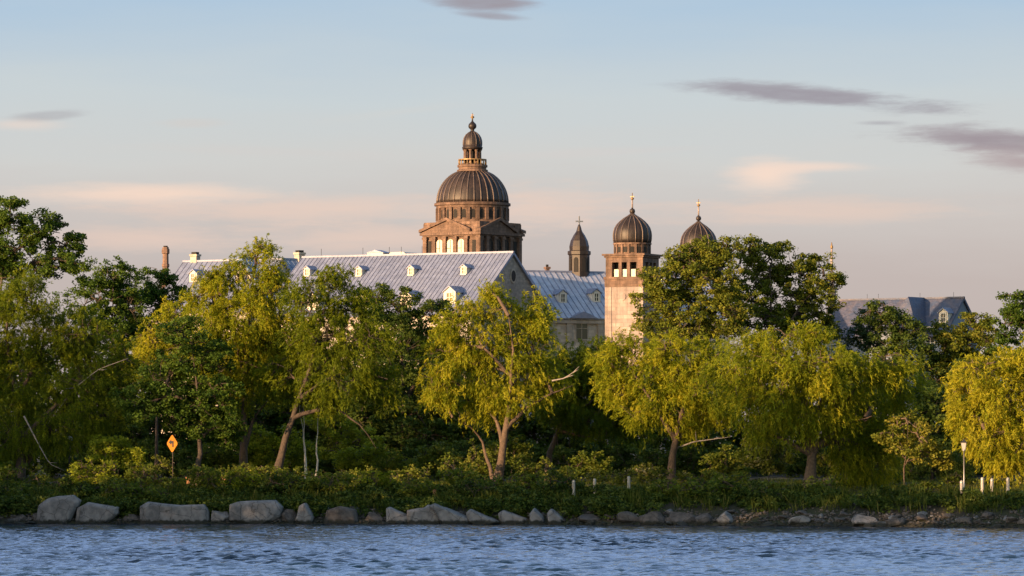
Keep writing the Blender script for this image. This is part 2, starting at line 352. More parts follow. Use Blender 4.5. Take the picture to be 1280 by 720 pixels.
def wave_height():
    g = np.random.default_rng(11); W = []
    for lam in np.geomspace(0.55, 9.0, 64):
        th = g.normal(math.pi * 0.42, 0.55)      # wind blowing along the reach, mostly across the view
        W.append((2 * math.pi / lam * math.cos(th), 2 * math.pi / lam * math.sin(th), 2 * math.pi / lam, g.uniform(0, 2 * math.pi), lam))
    k = np.array([q[2] for q in W]); lam = np.array([q[4] for q in W])
    slope = np.exp(-((np.log(lam) - math.log(1.1)) / 0.75) ** 2)
    slope *= 0.30 * math.sqrt(2) / math.sqrt((slope ** 2).sum())
    def f(X, Y):
        Z = np.zeros(X.shape, np.float32)
        fade = np.clip(1 - (np.abs(X) - 46) / 12, 0, 1) * np.clip((Y - 168) / 20, 0, 1)
        gust = 0.8 + 0.3 * np.sin(X * 0.11 + 0.6 * np.sin(Y * 0.05)) * np.sin(Y * 0.045 + 1.0 + 0.4 * np.sin(X * 0.09))
        calm = np.clip((shore(X) - Y) / 45, 0, 1) * 0.6 + 0.4 + 0.25 * np.sin(X * .16 + 1.5 * np.sin(Y * .03)) * np.sin(Y * .07 + X * .03)
        for (kx, ky, kk, ph, la), s in zip(W, slope):
            Z += (s / kk) * np.sin(kx * X + ky * Y + ph)
        Z += 0.012 * np.sin(X * 9 + 3 * np.sin(Y * 3)) * np.sin(Y * 4)
        return Z * fade * gust * calm
    return f
me = grid_mesh('river', axis([(-5000, -400, 400), (-400, -60, 20), (-60, 60, 0.16), (60, 400, 20), (400, 5000, 400)]),
               axis([(-4000, 0, 400), (0, 160, 20), (160, 372, 0.24), (372, 380, 8), ]), wave_height())
def water_mat():
    m = bpy.data.materials.new('river_water'); m.use_nodes = True
    t = m.node_tree; p = t.nodes['Principled BSDF']; L = t.links.new
    p.inputs['Base Color'].default_value = (0.005, 0.020, 0.050, 1); p.inputs['Roughness'].default_value = 0.06
    p.inputs['IOR'].default_value = 1.33; p.inputs['Specular IOR Level'].default_value = 0.5
    tc = N(t, 'ShaderNodeTexCoord')
    n = N(t, 'ShaderNodeTexNoise', inp={'Scale': 3.6, 'Detail': 4.0, 'Roughness': 0.6}); L(tc.outputs['Object'], n.inputs['Vector'])
    b = N(t, 'ShaderNodeBump', inp={'Strength': 0.6, 'Distance': 0.07}); L(n.outputs[0], b.inputs['Height']); L(b.outputs[0], p.inputs['Normal'])
    return m
me.materials.append(water_mat())
tag(link('river', me), kind='structure')

# ------------------------------------------------------------------ buildings
def place(px, Y, th, lx, ly):
    """world position of a building frame so that its local point (lx, ly) stands at column px, depth Y; th = turn to the left"""
    X = (px - 640) / FP * Y; c, s = math.cos(th), math.sin(th)
    return X - (lx * c + ly * s), Y - (-lx * s + ly * c)
def hit(frame, th, px, py, p0, nrm):
    """local point where the sight line through a photo pixel meets the local plane (p0, nrm)"""
    c, s = math.cos(th), math.sin(th)
    def loc(P): 
        dx, dy = P[0] - frame[0], P[1] - frame[1]
        return Vector((dx * c - dy * s, dx * s + dy * c, P[2]))
    A = loc((0, 0, CAMH)); B = loc(at(px, py, 500)); d = B - A
    t = (Vector(p0) - A).dot(Vector(nrm)) / d.dot(Vector(nrm))
    return A + d * t
def seam_roof(mb, eL, eR, rR, rL, n_seams, th=0.22, seam_w=0.08, seam_h=0.055):
    eL, eR, rR, rL = map(Vector, (eL, eR, rR, rL))
    nrm = (eR - eL).cross(rL - eL).normalized()
    mb.prism([eL, eR, rR, rL], -nrm * th, 0)
    for i in range(n_seams + 1):
        f = i / n_seams
        a = eL.lerp(eR, f); b = rL.lerp(rR, f); x = (eR - eL).normalized() * seam_w
        o = a - x * f + nrm * 0.003
        mb.obox(o, x, (b - a) , nrm * seam_h, 1)
def gable_house(name, label, px, Y, th, L_, hw, zE, zR, wall, roof_mats, nseams, over=0.45, corner=('R', 'F'), cat='building', gable_mat=None):
    lx = L_ / 2 if corner[0] == 'R' else -L_ / 2; ly = {'F': -hw, 'M': 0}[corner[1]]
    fx, fy = place(px, Y, th, lx, ly)
    z0 = gz(fx, fy) - 1.0
    root = empty(name, (fx, fy, 0), -th, label, cat)
    b = MB(); x0, x1 = -L_ / 2, L_ / 2
    # walls with gables: one closed prism, wall faces
    b.prism([(x1, -hw, z0), (x1, hw, z0), (x1, hw, zE - .05), (x1, 0, zR - 0.25), (x1, -hw, zE - .05)], (-L_, 0, 0))
    b.build('wall', gable_mat or wall, root)
    r = MB(); sl = (zR - zE) / hw
    for sgn in (-1, 1):
        eL = (x0 - over * .6, sgn * (hw + over), zE - over * sl + .12); eR = (x1 + over * .6, eL[1], eL[2])
        rL = (x0 - over * .6, 0, zR + .12); rR = (x1 + over * .6, 0, zR + .12)
        if sgn < 0: seam_roof(r, eL, eR, rR, rL, nseams)
        else: seam_roof(r, eR, eL, rL, rR, nseams)
    r.obox((x0 - over * .6, -.18, zR + .02), (L_ + over * 1.2, 0, 0), (0, .36, 0), (0, 0, .22), 1)
    r.build('roof', roof_mats, root)
    return root, (fx, fy)
def facade_window(root, x, y, z, w_, h, out=(0, -1), mats=None, arch=False, name='window'):
    """a window standing on the wall plane at local (x,y), sill z, facing `out`; frame, sill and dark glass"""
    ox, oy = out; tx, ty = -oy, ox
    def P(a, dpt, zz): return Vector((x + tx * a + ox * dpt, y + ty * a + oy * dpt, zz))
    f = MB(); fr = 0.14
    def bar(a0, a1, z0_, z1_, d0=-.05, d1=.09, mi=0):
        f.obox(P(a0, d0, z0_), P(a1, d0, z0_) - P(a0, d0, z0_), P(a0, d1, z0_) - P(a0, d0, z0_), (0, 0, z1_ - z0_), mi)
    bar(-w_ / 2 - fr, -w_ / 2, z, z + h); bar(w_ / 2, w_ / 2 + fr, z, z + h)
    bar(-w_ / 2 - fr, w_ / 2 + fr, z + h, z + h + fr * 1.3); bar(-w_ / 2 - fr * 1.5, w_ / 2 + fr * 1.5, z - fr, z, d1=.16)
    bar(-.035, .035, z, z + h, d1=.05); bar(-w_ / 2, -.035, z + h * .5 - .03, z + h * .5 + .03, d1=.05); bar(.035, w_ / 2, z + h * .5 - .03, z + h * .5 + .03, d1=.05)
    o = f.build(name, mats or M['white'], root)
    g = MB(); g.obox(P(-w_ / 2, -.04, z), P(w_ / 2, -.04, z) - P(-w_ / 2, -.04, z), P(0, .02, z) - P(0, -.04, z), (0, 0, h))
    g.build('pane', M['dark'], o)
    return o
def dormer(root, x, y, z, w_, h, depth, mats=(None, None), win=True):
    """gabled dormer, front face at local y looking -y"""
    b = MB(); hw = w_ / 2; pk = h + w_ * .38
    b.prism([(x - hw, y, z), (x + hw, y, z), (x + hw, y, z + h), (x, y, z + pk), (x - hw, y, z + h)], (0, depth, 0))
    d = b.build('dormer', mats[0] or M['white'], root)
    r = MB(); o = .16
    for s in (-1, 1):
        e = Vector((x + s * (hw + o), y - .18, z + h - o * .76 + .04)); k = Vector((x, y - .18, z + pk + .05))
        r.prism([e, k, k + Vector((0, 0, .1)), e + Vector((0, 0, .1))], (0, depth + .18, 0))
    r.build('dormer_roof', mats[1] or M['tin'], d)
    if win: 
        ww = facade_window(d, x, y, z + .28, w_ * .42, h * .72, mats=M['white'])
    return d
def chimney(root, x, y, z0, z1, w_=0.9, m='brick', name='chimney'):
    b = MB(); b.box(x - w_ / 2, y - w_ / 2, z0, x + w_ / 2, y + w_ / 2, z1 - .35)
    b.box(x - w_ / 2 - .1, y - w_ / 2 - .1, z1 - .35, x + w_ / 2 + .1, y + w_ / 2 + .1, z1 - .1)
    b.box(x - w_ / 2 + .1, y - w_ / 2 + .1, z1 - .1, x + w_ / 2 - .1, y + w_ / 2 - .1, z1 + .18, 1)
    return b.build(name, [M[m], M['shade_black']], root)

# --- convent wing with the long grey roof
TH1 = R(30); L1, HW1, ZE1, ZR1 = 29.1, 9.33, 22.2, 29.4
conv, fr1 = gable_house('convent_wing', 'long convent wing with two rows of dormers on its lavender grey roof', 590, 560, TH1, L1, HW1, ZE1, ZR1, M['cream'], [M['tin'], M['seam']], 52, gable_mat=M['gable'])
n1 = Vector((0, -(ZR1 - ZE1), HW1)).normalized(); pR = (0, 0, ZR1 + .12)
for px, py in ((384, 345), (449, 345), (514, 344), (580, 343)):
    p = hit(fr1, TH1, px, py, pR, n1); dormer(conv, p.x, p.y - .1, p.z - .2, .85, 1.0, 2.4)
for px, py in ((392, 386), (452, 385), (508, 383), (563, 378)):
    p = hit(fr1, TH1, px, py, pR, n1); dormer(conv, p.x, p.y - .2, p.z - .2, 1.6, 1.4, 3.0)
# front wall: a cream skin standing proud of the rubble gable masonry
b = MB(); b.box(-L1 / 2, -HW1 - .12, 2.5, L1 / 2 - .5, -HW1 - .003, ZE1 - .35); b.build('front_facing', M['cream'], conv)
for i in range(9):
    for k in range(4):
        facade_window(conv, -L1 / 2 + 2.0 + i * 3.1, -HW1 - .12, 6.2 + k * 4.0, 1.15, 2.0)
p = hit(fr1, TH1, 641, 345, (L1 / 2, 0, 0), (1, 0, 0))
b = MB(); rr = .85
ring = [(L1 / 2 + .003, p.y + rr * .75 * math.cos(a), p.z + rr * math.sin(a)) for a in np.linspace(0, 2 * math.pi, 20, endpoint=False)]
b.prism(ring, (.10, 0, 0)); o = b.build('round_window', M['cream'], conv)
b = MB(); b.prism([(L1 / 2 + .105, p.y + (q[1] - p.y) * .78, p.z + (q[2] - p.z) * .78) for q in ring], (.03, 0, 0)); b.build('pane', M['shade_black'], o)
for py in (388, 418, 450):
    for px in (625, 662):
        p = hit(fr1, TH1, px, py + 12, (L1 / 2, 0, 0), (1, 0, 0)); facade_window(conv, L1 / 2, p.y, p.z, 1.1, 1.9, out=(1, 0))
for px, ww in ((470, 1.6),):
    p = hit(fr1, TH1, px, 318, (0, .3, 0), (0, 1, 0)); b = MB(); b.box(p.x - 1.1, .1, ZR1 - .6, p.x + 1.1, 1.6, ZR1 + .45); b.prism([(p.x - 1.3, 0, ZR1 + .45), (p.x + 1.3, 0, ZR1 + .45), (p.x, 0, ZR1 + .8)], (0, 1.7, 0), 1); b.build('roof_hatch', [M['white'], M['tin']], conv)
for px in (400, 452, 485, 500, 526):
    p = hit(fr1, TH1, px, 310, (0, 0, 0), (0, 1, 0)); b = MB(); b.tube([(p.x, .3, ZR1), (p.x, .3, ZR1 + 1.1)], .03); b.build('lightning_rod', M['black'], conv)

# --- pale roofed block just showing behind the ridge
fx, fy = place(513, 610, R(30), 0, 0)
pb = empty('pale_block', (fx, fy, 0), R(-30), 'low cream block with shallow roof peeping over the long grey ridge beside the dome', 'building')
b = MB(); b.box(-1.9, -3, 3, 1.9, 3, 30.45); b.build('wall', M['white'], pb)
b = MB(); b.prism([(-2.2, -3.3, 30.453), (2.2, -3.3, 30.453), (.9, -3.3, 31.2), (-.9, -3.3, 31.2)], (0, 6.6, 0)); b.build('roof', M['white'], pb)

# --- left wings
wa, fra = gable_house('convent_annexe', 'lower convent wing with sunlit lavender roof seen left of the tall willow', 352, 600, R(30), 14.5, 7.5, 23.6, 29.9, M['cream'], [M['tin'], M['seam']], 20, corner=('R', 'M'))
p = hit(fra, R(30), 243, 322, (0, 0, 0), (0, 1, 0)); chimney(wa, p.x, .2, 28.5, 31.0, .9, 'cream')
for px, py in ((222 + 20, 352), (300, 352)):
    p = hit(fra, R(30), px, py, (0, 0, 30), Vector((0, -6.3, 7.5)).normalized()); dormer(wa, p.x, p.y - .1, p.z - .2, 1.1, 1.2, 2.4)
wb, frb = gable_house('convent_cross_wing', 'convent cross wing with a shaded blue roof beside the tall willow', 372, 606, R(-42), 9.0, 7.0, 23.2, 30.1, M['cream'], [M['tin_shaded'], M['tin_shaded']], 14, corner=('R', 'M'))
p = hit(frb, R(-42), 376, 322, (0, 0, 0), (0, 1, 0)); chimney(wb, p.x - .2, 0, 28.8, 31.2, .95, 'cream')

# --- tall free chimney stack
P = at(207, 574, 620)
ch = empty('chimney_stack', (P.x, P.y, 0), R(-20), 'tall brown brick chimney stack rising alone above the dark trees', 'chimney')
b = MB(); zt = CAMH + (574 - 309) * 620 / FP
b.lathe([(.75, 2), (.5, zt - 4), (.42, zt - 2.6), (.52, zt - 2.5), (.52, zt - 2.2), (.42, zt - 2.1), (.40, zt - .9), (.54, zt - .8), (.54, zt - .25), (.44, zt - .2), (.44, zt)], 8, sm=False); b.build('shaft', M['brick'], ch)
b = MB(); b.lathe([(.3, zt), (.3, zt + .18)], 8, sm=False); b.build('flue', M['shade_black'], ch)

# --- church nave and lantern cupola
TH3 = R(-25)
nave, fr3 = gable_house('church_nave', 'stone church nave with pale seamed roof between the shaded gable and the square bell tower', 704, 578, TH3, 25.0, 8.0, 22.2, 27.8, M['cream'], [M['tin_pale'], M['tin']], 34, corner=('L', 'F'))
# slide it so its left end tucks behind the gable
nave.location.x += -2.2; nave.location.y += -1.0
fr3 = (nave.location.x, nave.location.y)
n3 = Vector((0, -5.6, 8.0)).normalized()
for px, py in ((703, 377), (745, 376)):
    p = hit(fr3, TH3, px, py, (0, 0, 27.92), n3); dormer(nave, p.x, p.y - .1, p.z - .3, 1.15, 1.25, 2.6)
for px in (727,):
    p = hit(fr3, TH3, px, 424, (0, -8.0, 0), (0, 1, 0)); facade_window(nave, p.x, -8.0, p.z, 1.5 if px == 727 else .8, 2.6 if px == 727 else 1.8, mats=M['stone'])
for px in (711, 750, 690):
    p = hit(fr3, TH3, px, 424, (0, -8.0, 0), (0, 1, 0)); b = MB(); b.box(p.x - .35, -8.25, 3, p.x + .35, -8.003, 21.6); b.build('pilaster', M['stone'], nave)
p = hit(fr3, TH3, 727, 398, (0, -8.0, 0), (0, 1, 0))
b = MB(); b.prism([(p.x - 1.9, -8.75, p.z), (p.x + 1.9, -8.75, p.z), (p.x + .7, -8.75, p.z + .55), (p.x, -8.75, p.z + .8), (p.x - .7, -8.75, p.z + .55)], (0, 1.6, 0)); b.build('gablet', M['seam'], nave)
b = MB(); b.box(-12.5, -8.35, 21.35, 12.5, -8.003, 21.75); b.build('cornice', M['stone'], nave)
p = hit(fr3, TH3, 682, 338, (0, 0, 0), (0, 1, 0)); chimney(nave, p.x + .4, .4, 27, 28.6, .45, 'brick')
p = hit(fr3, TH3, 724, 343, (0, 0.3, 0), (0, 1, 0)); Yc = 590; k = Yc / FP
cx = p.x; z = lambda py: CAMH + (574 - py) * k
b = MB(); b.lathe([(1.28, z(352)), (1.28, z(320)), (1.42, z(319)), (1.42, z(315)), (1.18, z(314)), (1.22, z(309)), (1.05, z(302)), (.7, z(295)), (.36, z(290)), (.2, z(284)), (.06, z(281))], 8, (cx, .3), sm=False, rot=R(22.5)); cu = b.build('cupola', M['copper'], nave)
b = MB()
for q in range(8):
    a = R(45 * q); r_ = 1.20; c_, s_ = math.cos(a), math.sin(a)
    pts = [(-.27, z(341)), (.27, z(341)), (.27, z(326)), (.18, z(323.5)), (0, z(322.5)), (-.18, z(323.5)), (-.27, z(326))]
    b.prism([(cx + c_ * r_ - s_ * u, .3 + s_ * r_ + c_ * u, zz) for u, zz in pts], (c_ * .05, s_ * .05, 0))
b.build('opening', M['shade_black'], cu)
b = MB(); b.box(cx - .07, .23, z(284), cx + .07, .37, z(271)); b.box(cx - .5, .25, z(278.5), cx + .5, .35, z(276.8)); b.build('cross', M['metal'], cu)

# --- bell towers
def bell_tower(label, px, Y, th, w_, rows, group):
    """rows: photo rows of spire tip, ball, dome top, dome base, cornice top, string course, pale stone top"""
    tip, ball, dtop, dbase, cor, strg, pal = rows
    k = (Y + 3.2) / FP; z = lambda py: CAMH + (574 - py) * k
    fx, fy = place(px, Y, th, w_ / 2, -w_ / 2); h = w_ / 2
    root = empty('bell_tower', (fx, fy, 0), -th, label, 'bell tower', group)
    b = MB(); b.box(-h, -h, 2, h, h, z(pal) - .003); b.build('shaft', M['pale'], root)
    b = MB()
    for sx in (-1, 1):
        for sy in (-1, 1):
            x0, y0 = sx * h, sy * h; b.box(min(x0 + .07 * sx, x0 - .75 * sx), min(y0 + .07 * sy, y0 - .75 * sy), 2, max(x0 + .07 * sx, x0 - .75 * sx), max(y0 + .07 * sy, y0 - .75 * sy), z(pal) - .05)
    b.build('quoin', M['pale'], root)
    b = MB(); b.box(-h - .1, -h - .1, z(pal), h + .1, h + .1, z(strg)); b.box(-h - .2, -h - .2, z(strg), h + .2, h + .2, z(strg) + .3); b.build('string_course', M['brown'], root)
    # belfry: corner piers and slim piers round an open room, lintel band above
    zb, zl = z(strg) + .3, z(cor) - 1.0
    b = MB(); pw = .8
    for sx in (-1, 1):
        for sy in (-1, 1):
            b.box(min(sx * h, sx * (h - pw)), min(sy * h, sy * (h - pw)), zb, max(sx * h, sx * (h - pw)), max(sy * h, sy * (h - pw)), zl)
    span = w_ - 2 * pw
    for q in (1, 2):
        u = -span / 2 + span * q / 3
        for sg in (-1, 1):
            b.box(u - .2, min(sg * h, sg * (h - .45)), zb, u + .2, max(sg * h, sg * (h - .45)), zl)
            b.box(min(sg * h, sg * (h - .45)), u - .2, zb, max(sg * h, sg * (h - .45)), u + .2, zl)
    b.build('belfry', M['brown'], root)
    for q in range(3):
        u = -span / 2 + span * (q + .5) / 3; hw_ = span / 6 - .2 - .01
        for sg in (-1, 1):
            b = MB(); b.box(u - hw_, min(sg * (h - .2), sg * (h - .4)), zb, u + hw_, max(sg * (h - .2), sg * (h - .4)), zb + (zl - zb) * .52); b.build('parapet', M['white'], root)
            b = MB(); b.box(min(sg * (h - .2), sg * (h - .4)), u - hw_, zb, max(sg * (h - .2), sg * (h - .4)), u + hw_, zb + (zl - zb) * .52); b.build('parapet', M['white'], root)
    b = MB(); b.box(-h + .9, -h + .9, zb, h - .9, h - .9, zl); b.build('bell_chamber', M['shade_black'], root)  # solid dark block stands in for the unlit room behind the openings
    b = MB(); b.box(-h, -h, zl, h, h, z(cor) - .45); b.box(-h - .15, -h - .15, z(cor) - .45, h + .15, h + .15, z(cor) - .22); b.box(-h - .35, -h - .35, z(cor) - .22, h + .35, h + .35, z(cor)); b.build('cornice', M['brown'], root)
    # drum with pilasters, ribbed pointed dome
    r0 = h * .93; zd = z(dbase); b = MB()
    b.lathe([(r0 * .95, z(cor)), (r0 * .95, zd - .2), (r0 * 1.03, zd - .18), (r0 * 1.03, zd)], 16, sm=False)
    for q in range(16):
        a = 2 * math.pi * (q + .5) / 16; b.obox((r0 * .90 * math.cos(a) + .13 * math.sin(a), r0 * .90 * math.sin(a) - .13 * math.cos(a), z(cor)), (-.26 * math.sin(a), .26 * math.cos(a), 0), (.22 * math.cos(a), .22 * math.sin(a), 0), (0, 0, zd - .2 - z(cor)))
    dr = b.build('drum', M['brown'], root)
    b = MB()
    for q in range(16):
        a = 2 * math.pi * q / 16; rr_ = r0 * .945
        b.obox((rr_ * math.cos(a) + .22 * math.sin(a), rr_ * math.sin(a) - .22 * math.cos(a), z(cor) + .18), (-.44 * math.sin(a), .44 * math.cos(a), 0), (.05 * math.cos(a), .05 * math.sin(a), 0), (0, 0, (zd - z(cor)) * .5))
    b.build('window', M['shade_black'], dr)
    H = z(dtop) - zd
    prof = [(.98, 0), (1.02, .12), (1.03, .26), (1.01, .38), (.95, .50), (.83, .62), (.66, .73), (.46, .83), (.28, .90), (.15, .955), (.08, 1.0)]
    b = MB(); b.lathe([(r0 * a, zd + H * c) for a, c in prof], 32); dm = b.build('dome', M['copper'], root)
    b = MB()
    for q in range(16):
        a = 2 * math.pi * (q + .5) / 16; b.tube([(r0 * (rr_ + .005) * math.cos(a), r0 * (rr_ + .005) * math.sin(a), zd + H * c) for rr_, c in prof], .075, 5)
    b.build('rib', M['copper_rib'], dm)
    zb_ = z(ball); b = MB()
    b.lathe([(.16, z(dtop) - .1), (.14, zb_ - .3), (.28, zb_ - .22), (.34, zb_), (.28, zb_ + .22), (.12, zb_ + .3), (.1, zb_ + .4)], 14); fi = b.build('finial', M['copper'], root)
    b = MB(); zt_ = z(tip); hh = zt_ - zb_
    b.lathe([(.10, zb_ + .38), (.09, zb_ + hh * .6)], 8); b.build('shaft', M['pale'], fi)
    b = MB(); b.lathe([(.05, zb_ + hh * .6), (.22, zb_ + hh * .66), (.22, zb_ + hh * .7), (.05, zb_ + hh * .76), (.05, zt_)], 8); b.box(-.25, -.04, zt_ - .5, .25, .04, zt_ - .4); b.build('gilded_tip', M['gold'], fi)
    return root
bt = bell_tower('square bell tower in pink stone with a brown ribbed dome, standing clear of the trees', 803.5, 562, R(25), 4.75, (241, 264, 267, 304, 318, 350, 359), 'bell towers of the church')
for px, py, rr in ((778, 371, .45),):
    k = hit((bt.location.x, bt.location.y), R(25), px, py, (0, -4.75 / 2, 0), (0, 1, 0))
    b = MB(); b.prism([(k.x + rr * math.cos(a), -4.75 / 2 - .003, k.z + rr * math.sin(a)) for a in np.linspace(0, 2 * math.pi, 18, endpoint=False)], (0, -.08, 0)); b.build('roundel', M['pale'], bt)
bell_tower('second bell tower whose ribbed dome shows only above the tall olive tree', 886, 596, R(25), 4.75, (249, 273, 277, 315, 330, 362, 371), 'bell towers of the church')

# --- great domed chapel
def chapel():
    Y = 618; k = (Y + 6.4) / FP; th = R(36); w_ = 9.3; h = w_ / 2
    z = lambda py: CAMH + (574 - py) * k
    fx, fy = place(600, Y, th, h, -h)
    root = empty('domed_chapel', (fx, fy, 0), -th, 'brown stone chapel with pedimented sides under the great ribbed dome and lantern', 'chapel')
    b = MB(); b.box(-h + .35, -h + .35, 2, h - .35, h - .35, z(281)); b.box(-h + .15, -h + .15, z(283), h - .15, h - .15, z(279)); b.build('wall', M['brown'], root)
    zc = z(297); zt = z(292)
    b = MB(); b.box(-h, -h, zc, h, h, zc + .18); b.box(-h - .25, -h - .25, zc + .18, h + .25, h + .25, zt); b.build('cornice', M['brown'], root)
    faces = (((0, -1)), ((1, 0)), ((0, 1)), ((-1, 0)))
    for ox, oy in faces:
        tx, ty = -oy, ox
        def P(a, d, zz): return Vector((tx * a + ox * (h + d), ty * a + oy * (h + d), zz))
        b = MB(); dv = Vector((ox, oy, 0))
        b.prism([P(-h - .3, -.4, zt + .003), P(h * .62 + .3, -.4, zt + .003), P(-h * .12, -.4, z(277.5))], dv * .45)
        a0 = P(-h - .35, -.4, zt); a1 = P(-h * .12, -.4, z(277.5)); a2 = P(h * .62 + .35, -.4, zt)
        for q0, q1 in ((a0, a1), (a2, a1)):
            b.prism([q0 + Vector((0, 0, .05)), q1 + Vector((0, 0, .05)), q1 + Vector((0, 0, .42)), q0 + Vector((0, 0, .42))], dv * .75)
        b.build('pediment', M['brown'], root)
        for a in (-h + .35, -h * .62, -h * .25, h * .12, h * .5, h - .35):
            b = MB(); b.obox(P(a - .28, -.36, 2), P(a + .28, -.36, 2) - P(a - .28, -.36, 2), dv * .36, (0, 0, zc - 2)); b.obox(P(a - .38, -.36, zc - .35), P(a + .38, -.36, 0) - P(a - .38, -.36, 0), dv * .44, (0, 0, .3)); b.build('pilaster', M['brown'], root)
        for i, a in enumerate((-h * .435 - .33 + .33, -h * .065, h * .31)):
            zz0, zz1 = z(325), z(300.5); hw_ = .56
            pts = [(-hw_, zz0), (hw_, zz0), (hw_, zz1 - hw_)] + [(hw_ * math.cos(t), zz1 - hw_ + hw_ * math.sin(t)) for t in np.linspace(R(20), R(160), 7)] + [(-hw_, zz1 - hw_)]
            b = MB(); b.prism([P(a + u, -.34, zz) for u, zz in pts], dv * .08); wn = b.build('window', M['white'] if oy < 0 or ox < 0 else M['shade_black'], root)  # cream panes on sunlit sides, dark on shaded ones: sunlight put into colour
            b = MB(); b.obox(P(a - .03, -.255, zz0), P(a + .03, -.255, 0) - P(a - .03, -.255, 0), dv * .03, (0, 0, zz1 - zz0 - .05)); b.obox(P(a - hw_, -.255, z(312)), P(a - .03, -.255, 0) - P(a - hw_, -.255, 0), dv * .03, (0, 0, .06)); b.build('glazing_bar', M['brown'] if ox > 0 else M['shade_black'], wn)
        for a in (-h * .81, h * .75):
            b = MB(); b.obox(P(a - .3, -.34, z(325)), P(a + .3, -.34, 0) - P(a - .3, -.34, 0), dv * .06, (0, 0, z(302) - z(325))); b.build('niche', M['shade_black'], root)
    # corner piers above the cornice
    b = MB()
    for sx in (-1, 1):
        for sy in (-1, 1):
            b.box(min(sx * (h - .1), sx * (h - 1.5)), min(sy * (h - .1), sy * (h - 1.5)), zt + .003, max(sx * (h - .1), sx * (h - 1.5)), max(sy * (h - .1), sy * (h - 1.5)), z(280.5))
    b.build('corner_pier', M['brown'], root)
    # round drum
    rd = 45.5 * k; b = MB()
    b.lathe([(rd, z(279)), (rd, z(276)), (rd * .965, z(275.8)), (rd * .965, z(261)), (rd * 1.0, z(260.8)), (rd * 1.0, z(258)), (rd * 1.05, z(257.5)), (rd * 1.05, z(254.5)), (rd * .98, z(254))], 48, sm=False)
    for q in range(24):
        a = 2 * math.pi * q / 24; rr = rd * .955
        b.obox((rr * math.cos(a) + .22 * math.sin(a), rr * math.sin(a) - .22 * math.cos(a), z(276)), (-.44 * math.sin(a), .44 * math.cos(a), 0), (.28 * math.cos(a), .28 * math.sin(a), 0), (0, 0, z(261) - z(276)))
    dr = b.build('drum', M['brown'], root)
    for q in range(24):
        a = 2 * math.pi * (q + .5) / 24; rr = rd * .957; hw_ = .26
        pts = [(-hw_, z(274)), (hw_, z(274)), (hw_, z(265.5)), (hw_ * .7, z(263.8)), (0, z(263)), (-hw_ * .7, z(263.8)), (-hw_, z(265.5))]
        b = MB(); b.prism([(rr * math.cos(a) - u * math.sin(a), rr * math.sin(a) + u * math.cos(a), zz) for u, zz in pts], (.05 * math.cos(a), .05 * math.sin(a), 0)); b.build('window', M['shade_black'], dr)
    # dome
    R0 = 44.6 * k; z0 = z(254); H = z(213.5) - z0
    prof = [(R0 * math.cos(t) ** .92, z0 + H * math.sin(t) ** 1.0) for t in np.linspace(0, R(72), 15)]
    top = prof[-1]; H2 = (z(213.5) - z0) / math.sin(R(72)); prof = [(r, z0 + (zz - z0) * H2 / H) for r, zz in prof]
    b = MB(); b.lathe(prof, 64); dm = b.build('dome', M['copper'], root)
    for q in range(32):
        a = 2 * math.pi * (q + .5) / 32; b = MB(); b.tube([(r * 1.003 * math.cos(a), r * 1.003 * math.sin(a), zz) for r, zz in prof], [.095] * 12 + [.08, .07, .06], 5); b.build('rib', M['copper_rib'], dm)
    # lantern
    lp = [(19.5, 214.5), (19.5, 212.5), (17.5, 212), (17.5, 209.5), (19, 209), (19, 206.5), (15, 206), (15, 204.5)]
    b = MB(); b.lathe([(r * k, z(p_)) for r, p_ in lp], 24, sm=False); ln = b.build('lantern', M['brown'], root)
    b = MB()
    b.lathe([(17.8 * k, z(200.2)), (17.8 * k, z(199)), (16.6 * k, z(199)), (16.6 * k, z(200.2))], 24, sm=False)
    for q in range(24):
        a = 2 * math.pi * q / 24; b.tube([(17.2 * k * math.cos(a), 17.2 * k * math.sin(a), z(206.6)), (17.2 * k * math.cos(a), 17.2 * k * math.sin(a), z(200))], .07, 5)
    b.build('balustrade', M['gold'], ln)
    for q in range(8):
        a = 2 * math.pi * (q + .5) / 8; b = MB(); c_ = (9.8 * k * math.cos(a), 9.8 * k * math.sin(a)); b.lathe([(.26, z(205)), (.26, z(204)), (.19, z(203.5)), (.17, z(189)), (.25, z(188)), (.25, z(186.5))], 8, c_); b.build('column', M['brown'], ln)
    b = MB(); b.lathe([(5.2 * k, z(205)), (5.2 * k, z(187))], 12); b.build('core', M['shade_black'], ln)
    lp = [(12.4, 187), (12.8, 185), (13.2, 184), (11.6, 183.5), (12, 180), (11.8, 176), (10.6, 172), (8.4, 168.5), (5.5, 166), (3, 164.5), (2.2, 163), (2.6, 161.5), (4.6, 160), (5.2, 157.5), (4.6, 155), (2.5, 153), (1.1, 151.5), (.9, 149.5)]
    b = MB(); b.lathe([(r * k, z(p_)) for r, p_ in lp], 24); cp = b.build('lantern_dome', M['copper'], ln)
    b = MB()
    for q in range(12):
        a = 2 * math.pi * q / 12; b.tube([(r * k * 1.005 * math.cos(a), r * k * 1.005 * math.sin(a), z(p_)) for r, p_ in lp[3:10]], .05, 5)
    b.build('rib', M['copper_rib'], cp)
    b = MB(); b.lathe([(.09, z(150)), (.09, z(148)), (.26, z(147)), (.22, z(145.5)), (.05, z(144.5)), (.03, z(141))], 10); b.box(-.22, -.03, z(144), .22, .03, z(143.2)); b.build('finial', M['gold'], ln)
chapel()

